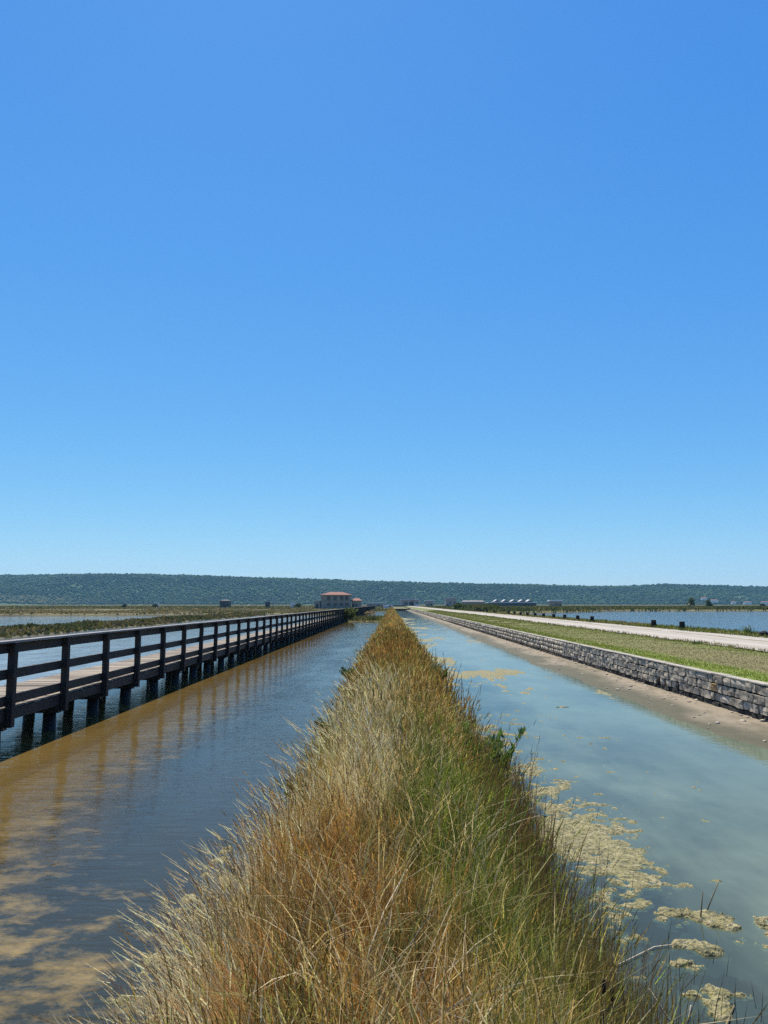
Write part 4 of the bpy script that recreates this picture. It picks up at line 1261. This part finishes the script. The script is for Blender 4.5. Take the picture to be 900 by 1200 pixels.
# grass tufts creeping over the road edges
n = 5200
y = 16 + 120 * rng.random(n) ** 1.9; sd = rng.random(n) < 0.5
x = np.where(sd, ROAD_L + road_edge(y, 1) + 0.25 * np.abs(rng.normal(0, 1, n)) * sstep(0.45, 0.6, fbm(y * 0.9, y * 0, 2)), ROAD_R + road_edge(y, 6) - 0.25 * np.abs(rng.normal(0, 1, n)) * sstep(0.45, 0.6, fbm(y * 0.7 + 40, y * 0, 2)))
scatter('road_edge_grass', x, y, lambda x, y: 0 * x + ROAD_Z + 0.035, 0.04, 0.14, 0.0011, [(0.1, 0.125, 0.03), (0.13, 0.13, 0.04), (0.2, 0.17, 0.08)], M['grass'], 'ragged grass creeping over both edges of the road', 'grass', 9)
# weeds on the road edge
for i, (wx, wy, lb) in enumerate(((18.6, 36.6, 'leafy green weed right of the boulder on the road edge'), (19.0, 41.5, 'leafy green weed left of the boulder by the basin'), (11.95, 30.5, 'small weed tuft at the near edge of the road'))):
    n = 60
    V, Fc, C, _ = blades(np.stack([rng.normal(0, .12, n), rng.normal(0, .12, n), 0 * np.zeros(n)], -1), (0.3 + 0.35 * rng.random(n)) * (0.3 if i == 2 else 1), 0.03 + 0 * rng.random(n), rng.normal(0, 0.35, (n, 2)), np.array([0.09, 0.14, 0.03]) * (0.6 + 0.7 * rng.random((n, 1))), 3)
    o = mobj('weed', np_mesh('weed', V, Fc, C), M['leaf'], None, (wx, wy, ROAD_Z - 0.01)); tag(o, lb, 'weed')

# ================================================================== BUILDINGS
def roof_hip(w, d, h, ov, inset):
    bm = bmesh.new()
    a, b = w / 2 + ov, d / 2 + ov
    lo = [bm.verts.new(p) for p in ((-a, -b, 0), (a, -b, 0), (a, b, 0), (-a, b, 0))]
    mi = [bm.verts.new(p) for p in ((-a, -b, 0.16), (a, -b, 0.16), (a, b, 0.16), (-a, b, 0.16))]
    r0 = bm.verts.new((-a + inset, 0, h)); r1 = bm.verts.new((a - inset, 0, h))
    bm.faces.new(lo[::-1])
    for i in range(4): bm.faces.new([lo[i], lo[(i + 1) % 4], mi[(i + 1) % 4], mi[i]])
    bm.faces.new([mi[0], mi[1], r1, r0]); bm.faces.new([mi[2], mi[3], r0, r1])
    bm.faces.new([mi[1], mi[2], r1]); bm.faces.new([mi[3], mi[0], r0])
    return bm_mesh(bm, 'roof')
def building(name, label, cat, px0, px1, pyt, dist, z0, depth, wall, roof, rmat, rh=1.2, ov=0.3, wins=(), doors=(), inset=None, group=None):
    """px0..px1: front face in photo pixels, pyt: top of the wall; wins/doors: (u, z, w, h) u along the front 0..1"""
    x0, x1 = X(px0, dist), X(px1, dist)
    w = x1 - x0; h = Z(pyt, dist) - z0
    t = empty(name, ((x0 + x1) / 2, dist + depth / 2, z0)); tag(t, label, cat, group)
    mobj('wall', box_mesh((w, depth, h + 0.3), 0, (0, 0, h / 2 - 0.15)), wall, t)
    if roof == 'flat':
        mobj('roof', box_mesh((w + 2 * ov, depth + 2 * ov, rh), 0, (0, 0, h + rh / 2 + 0.002)), rmat, t)
    elif roof == 'hip':
        mobj('roof', roof_hip(w, depth, rh, ov, depth / 2 if inset is None else inset), rmat, t, (0, 0, h + 0.002))
    for (u, z, ww, wh) in wins:
        f = mobj('window', box_mesh((ww + 0.24, 0.16, wh + 0.24), 0, (0, 0, 0)), wall, t, (-w / 2 + u * w, -depth / 2 - 0.03, z))
        mobj('pane', box_mesh((ww, 0.06, wh), 0), M['pane'], f, (0, -0.08, 0))
    for (u, z, ww, wh) in doors:
        mobj('door', box_mesh((ww, 0.12, wh), 0), M['opening'], t, (-w / 2 + u * w, -depth / 2 - 0.04, z))
    return t
hw = [(u, z, 1.5, 1.8) for z in (4.75,) for u in (0.25, 0.47, 0.68, 0.85)] + [(u, 1.9, 1.5, 1.2) for u in (0.25, 0.47, 0.68, 0.85)]
hs_ = building('house', 'two-storey grey house with red hipped tile roof beside the boardwalk', 'house', 376, 411, 697.6, 350, 0.55, 9.0, M['plaster_grey'], 'hip', M['tile'], 1.5, 0.5, hw, [], 4.5)
hs_.rotation_euler.z = R(4)
building('outbuilding', 'small lean-to with dark door left of the red-roofed house', 'outbuilding', 369, 375.8, 704.3, 350, 0.55, 6.0, M['plaster_grey'], 'flat', M['concrete'], 0.25, 0.1, [], [(0.45, 1.1, 0.9, 2.1)])
building('outbuilding', 'small annex with red tile roof right of the house', 'outbuilding', 412.5, 423, 704.3, 352, 0.55, 7.0, M['plaster_grey'], 'hip', M['tile'], 1.3, 0.4, [(0.5, 1.7, 0.9, 1.1)], [(0.12, 1.1, 0.9, 2.1)], 1.5)
building('shed', 'dark wooden shed alone on the left marsh', 'shed', 258.5, 269.5, 704.4, 430, 0.5, 5.0, M['darkroof'], 'hip', M['darkroof'], 0.9, 0.25, [], [(0.5, 1.0, 0.9, 2.0)])
building('shed', 'small dark hut with pale roof left of the house', 'shed', 311.5, 316.5, 705.2, 430, 0.5, 3.0, M['darkroof'], 'flat', M['concrete'], 0.3, 0.2, [], [(0.5, 1.0, 0.8, 1.9)])
building('shed', 'small white hut beside a round bush left of the house', 'shed', 341, 348, 706.0, 430, 0.5, 3.0, M['plaster_white'], 'flat', M['concrete'], 0.3, 0.2, [(0.6, 1.2, 0.6, 0.6)], [])
building('shed', 'tiny white hut on the far left marsh', 'shed', 181, 186, 706.8, 430, 0.5, 3.0, M['plaster_white'], 'flat', M['whiteroof'], 0.3, 0.2, [], [(0.4, 0.8, 0.6, 1.6)])
building('storage_hall', 'long low hall with bright white roof behind the levee end', 'hall', 430, 452, 707.0, 560, 0.5, 10.0, M['plaster_grey'], 'flat', M['whiteroof'], 0.5, 0.3, [(0.2, 1.2, 1, 0.8), (0.6, 1.2, 1, 0.8)], [])
building('pump_house', 'low white-roofed block at the very end of the levee', 'building', 449.5, 460.5, 709.6, 395, 0.5, 5.0, M['plaster_white'], 'flat', M['whiteroof'], 0.4, 0.25, [], [(0.7, 0.7, 0.8, 1.2)])
building('canal_gate', 'dark sluice gate bridge across the end of the right canal', 'sluice gate', 460.3, 474.5, 709.2, 640, 0.1, 2.5, M['core'], 'flat', M['concrete'], 0.25, 0.15, [], [])
building('warehouse', 'wide pale portal building with dark gateway at the canal end', 'warehouse', 469.5, 490.5, 703.2, 660, 0.6, 14.0, M['plaster_pink'], 'flat', M['concrete'], 0.9, 0.5, [(0.28, 2.6, 3.2, 2.6), (0.9, 2.6, 1.5, 2.2)], [(0.6, 2.0, 3.4, 4.2)])
building('outbuilding', 'flat-roofed white shed right of the gateway building', 'outbuilding', 498.5, 507.5, 704.3, 650, 0.6, 8.0, M['plaster_pink'], 'flat', M['whiteroof'], 0.6, 0.8, [(0.3, 1.6, 1.2, 1.2)], [(0.7, 1.2, 1.6, 2.4)])
building('house', 'small pink two-window house right of the canal end', 'house', 521.5, 534.5, 701.3, 600, 0.6, 7.0, M['plaster_pink'], 'flat', M['concrete'], 0.6, 0.3, [(0.42, 3.2, 1.3, 1.3), (0.82, 3.2, 1.3, 1.3)], [(0.2, 1.0, 1.0, 2.0)])
building('storage_hall', 'long grey low hall between the pink house and the gabled roofs', 'hall', 541, 567, 705.3, 680, 0.6, 9.0, M['plaster_grey'], 'hip', M['greyroof'], 1.2, 0.3, [(u, 1.3, 1.4, 1.1) for u in (0.12, 0.3, 0.5, 0.7, 0.88)], [], 1.5)
st = building('salt_works', 'dark hall with a white eave and five white-edged sawtooth roofs', 'hall', 572, 627, 706.6, 640, 0.6, 16.0, M['darkroof'], 'flat', M['whiteroof'], 0.5, 0.8, [], [(0.55, 0.6, 2.0, 1.6)])
wst = X(627, 640) - X(572, 640); hst = Z(706.6, 640) - 0.6
def gable(w, d, h):
    bm = bmesh.new()
    P = [(-w / 2, -d / 2, 0), (w / 2, -d / 2, 0), (0.1 * w, -d / 2, h), (-w / 2, d / 2, 0), (w / 2, d / 2, 0), (0.1 * w, d / 2, h)]
    v = [bm.verts.new(p) for p in P]
    for f in ((0, 1, 2), (4, 3, 5), (0, 2, 5, 3), (2, 1, 4, 5), (1, 0, 3, 4)): bm.faces.new([v[i] for i in f])
    return bm_mesh(bm, 'gable_roof')
def slab(w, d, h):
    bm = bmesh.new()
    P = [(-w / 2 - 0.2, -0.1), (0.1 * w, h + 0.02), (0.1 * w, h + 0.4), (-w / 2 - 0.5, 0.15)]
    a = [bm.verts.new((x, -d / 2 - 0.3, z)) for x, z in P]; b = [bm.verts.new((x, d / 2 + 0.3, z)) for x, z in P]
    bm.faces.new(a); bm.faces.new(b[::-1])
    for i in range(4): bm.faces.new([a[(i + 1) % 4], a[i], b[i], b[(i + 1) % 4]])
    return bm_mesh(bm, 'roof_slab')
for i, u in enumerate((0.20, 0.38, 0.56, 0.74, 0.9)):
    g = mobj('gable_roof', gable(8.4 if i < 4 else 6.5, 9, 1.9 if i < 4 else 1.6), M['darkroof'], st, (-wst / 2 + u * wst - 1.2, 0, hst + 0.51))
    mobj('roof_edge', slab(3.4, 9, 1.3), M['concrete'], g, (0.0, 0, 0.62))
building('storage_hall', 'grey building with a pale overhanging roof right of the salt works', 'hall', 643.5, 656.5, 704.6, 620, 0.6, 8.0, M['plaster_grey'], 'flat', M['whiteroof'], 1.0, 0.9, [(0.5, 1.6, 2.2, 1.0)], [(0.85, 1.1, 1.1, 2.2)])
for (px, py, w, h, lb) in ((822, 700.6, 16, 6, 'lone white house on the wooded slope above the round tree'), (833, 703.5, 24, 6, 'pale house at the hill foot right of the round tree'), (856, 705.4, 12, 6, 'tiny white house at the hill foot below the rock scar'), (872, 705.6, 22, 6, 'wide pale house at the hill foot near the right edge'), (893, 705.5, 26, 7, 'pale house at the hill foot farthest right')):
    d = 2290
    b = building('house', lb, 'house', px - w / 2 / d * F, px + w / 2 / d * F, py, d, Z(py, d) - h, 9, M['plaster_white'], 'hip', M['tile'], 2.2, 0.5, [(0.3, h * 0.6, 1.2, 1.4), (0.7, h * 0.6, 1.2, 1.4)], [], None, 'houses at the foot of the hill')
# parked van by the gateway building
def van(px0, px1, dist, z0, label):
    w = X(px1, dist) - X(px0, dist)
    t = empty('van', ((X(px0, dist) + X(px1, dist)) / 2, dist, z0)); tag(t, label, 'van')
    bm = bmesh.new()
    prof = [(-w / 2, 0.35), (w / 2, 0.35), (w / 2, 1.0), (w / 2 - 0.8, 1.25), (w / 2 - 1.35, 2.1), (-w / 2, 2.1)]
    a = [bm.verts.new((x, -0.9, z)) for x, z in prof]; b = [bm.verts.new((x, 0.9, z)) for x, z in prof]
    bm.faces.new(a); bm.faces.new(b[::-1])
    for i in range(len(prof)): bm.faces.new([a[(i + 1) % 6], a[i], b[i], b[(i + 1) % 6]])
    mobj('body', bm_mesh(bm, 'body'), M['white_paint'], t)
    for u in (-0.3, 0.05): mobj('window', box_mesh((w * 0.26, 0.05, 0.55), 0), M['pane'], t, (u * w, -0.91, 1.65))
    for sx in (-0.32, 0.32):
        for sy in (-0.82, 0.82):
            bm = bmesh.new(); bmesh.ops.create_cone(bm, cap_ends=True, segments=14, radius1=0.35, radius2=0.35, depth=0.22)
            mobj('wheel', bm_mesh(bm, 'wheel'), M['tyre'], t, (sx * w, sy, 0.35), (R(90), 0, 0))
van(485.8, 491.2, 640, 0.75, 'white van parked on the road before the gateway building')

# ================================================================== TREES
def tree(px, d, zb, h, r, label, col, cat='tree', name='tree'):
    x = X(px, d)
    t = empty(name, (x, d, zb)); tag(t, label, cat, 'lone trees and bushes on the flats')
    mobj('trunk', tube_mesh([(0, 0, -0.2), (0.05, 0, h * 0.3), (0.1, 0.05, h * 0.6), (0, 0, h * 0.8)], [0.16, 0.13, 0.09, 0.04], 6), M['bark'], t)
    A = Acc()
    for k in range(16):
        a = random.uniform(0, 6.28); rr = r * random.uniform(0.1, 0.75); cz = h * random.uniform(0.28, 0.88)
        q = r * random.uniform(0.28, 0.5)
        fac = math.sqrt(max(0.15, 1 - ((cz / h - 0.5) / 0.55) ** 2))
        c0 = np.array([rr * math.cos(a) * fac, rr * math.sin(a) * fac, cz])
        n = 70
        dv = rng.normal(size=(n, 3)); dv /= np.linalg.norm(dv, axis=1, keepdims=True)
        p = c0 + dv * q * (0.6 + 0.5 * rng.random((n, 1)))
        s = 0.26 * (0.6 + 0.8 * rng.random((n, 1)))
        u1 = rng.normal(size=(n, 3)); u2 = rng.normal(size=(n, 3))
        V = np.stack([p, p + u1 * s, p + u2 * s], 1)
        c = np.array(col) * (0.6 + 0.8 * rng.random()) * (0.75 + 0.5 * rng.random((n, 1)))
        A.add(V.reshape(-1, 3), np.arange(3 * n).reshape(-1, 3), np.repeat(c[:, None], 3, 1).reshape(-1, 3))
    mobj('crown', A.mesh('crown'), M['leaf'], t)
tree(805.5, 400, 0.5, 5.2, 2.4, 'pale green loose tree, taller of the two beyond the basin', (0.085, 0.125, 0.045))
tree(826, 390, 0.5, 3.9, 2.2, 'dark round tree, shorter and right of its pale neighbour', (0.045, 0.075, 0.022))
tree(887.5, 390, 0.5, 2.2, 1.7, 'low dark bush near the right edge beyond the basin', (0.035, 0.06, 0.02), 'bush', 'bush')
tree(147, 420, 0.4, 2.0, 1.3, 'small dark round bush alone on the far left marsh', (0.035, 0.06, 0.02), 'bush', 'bush')
tree(183, 428, 0.4, 1.6, 1.6, 'dark bush in front of the tiny white hut', (0.04, 0.06, 0.02), 'bush', 'bush')
tree(350, 426, 0.4, 2.2, 2.0, 'round green bush beside the white hut near the house', (0.05, 0.08, 0.025), 'bush', 'bush')
tree(537, 215, 0.7, 1.7, 2.0, 'dense green bush at the left end of the reed bank', (0.06, 0.1, 0.025), 'bush', 'bush')

# ================================================================== HAZE
def haze_mat():
    t = NT('haze_air')
    v = t.n('ShaderNodeVolumePrincipled')
    v.inputs['Color'].default_value = (0.32, 0.75, 1.0, 1)
    v.inputs['Density'].default_value = HAZE_D
    v.inputs['Anisotropy'].default_value = 0.0
    t.l(v.outputs[0], t.out.inputs['Volume'])
    return t.m
HAZE_D = 0.00007
hz = mobj('haze', box_mesh((5200, 4300, 172), 0, (0, 1820, 84.5)), haze_mat())
tag(hz, 'thin bluish summer haze softening the distant ridge', 'haze', kind='stuff')
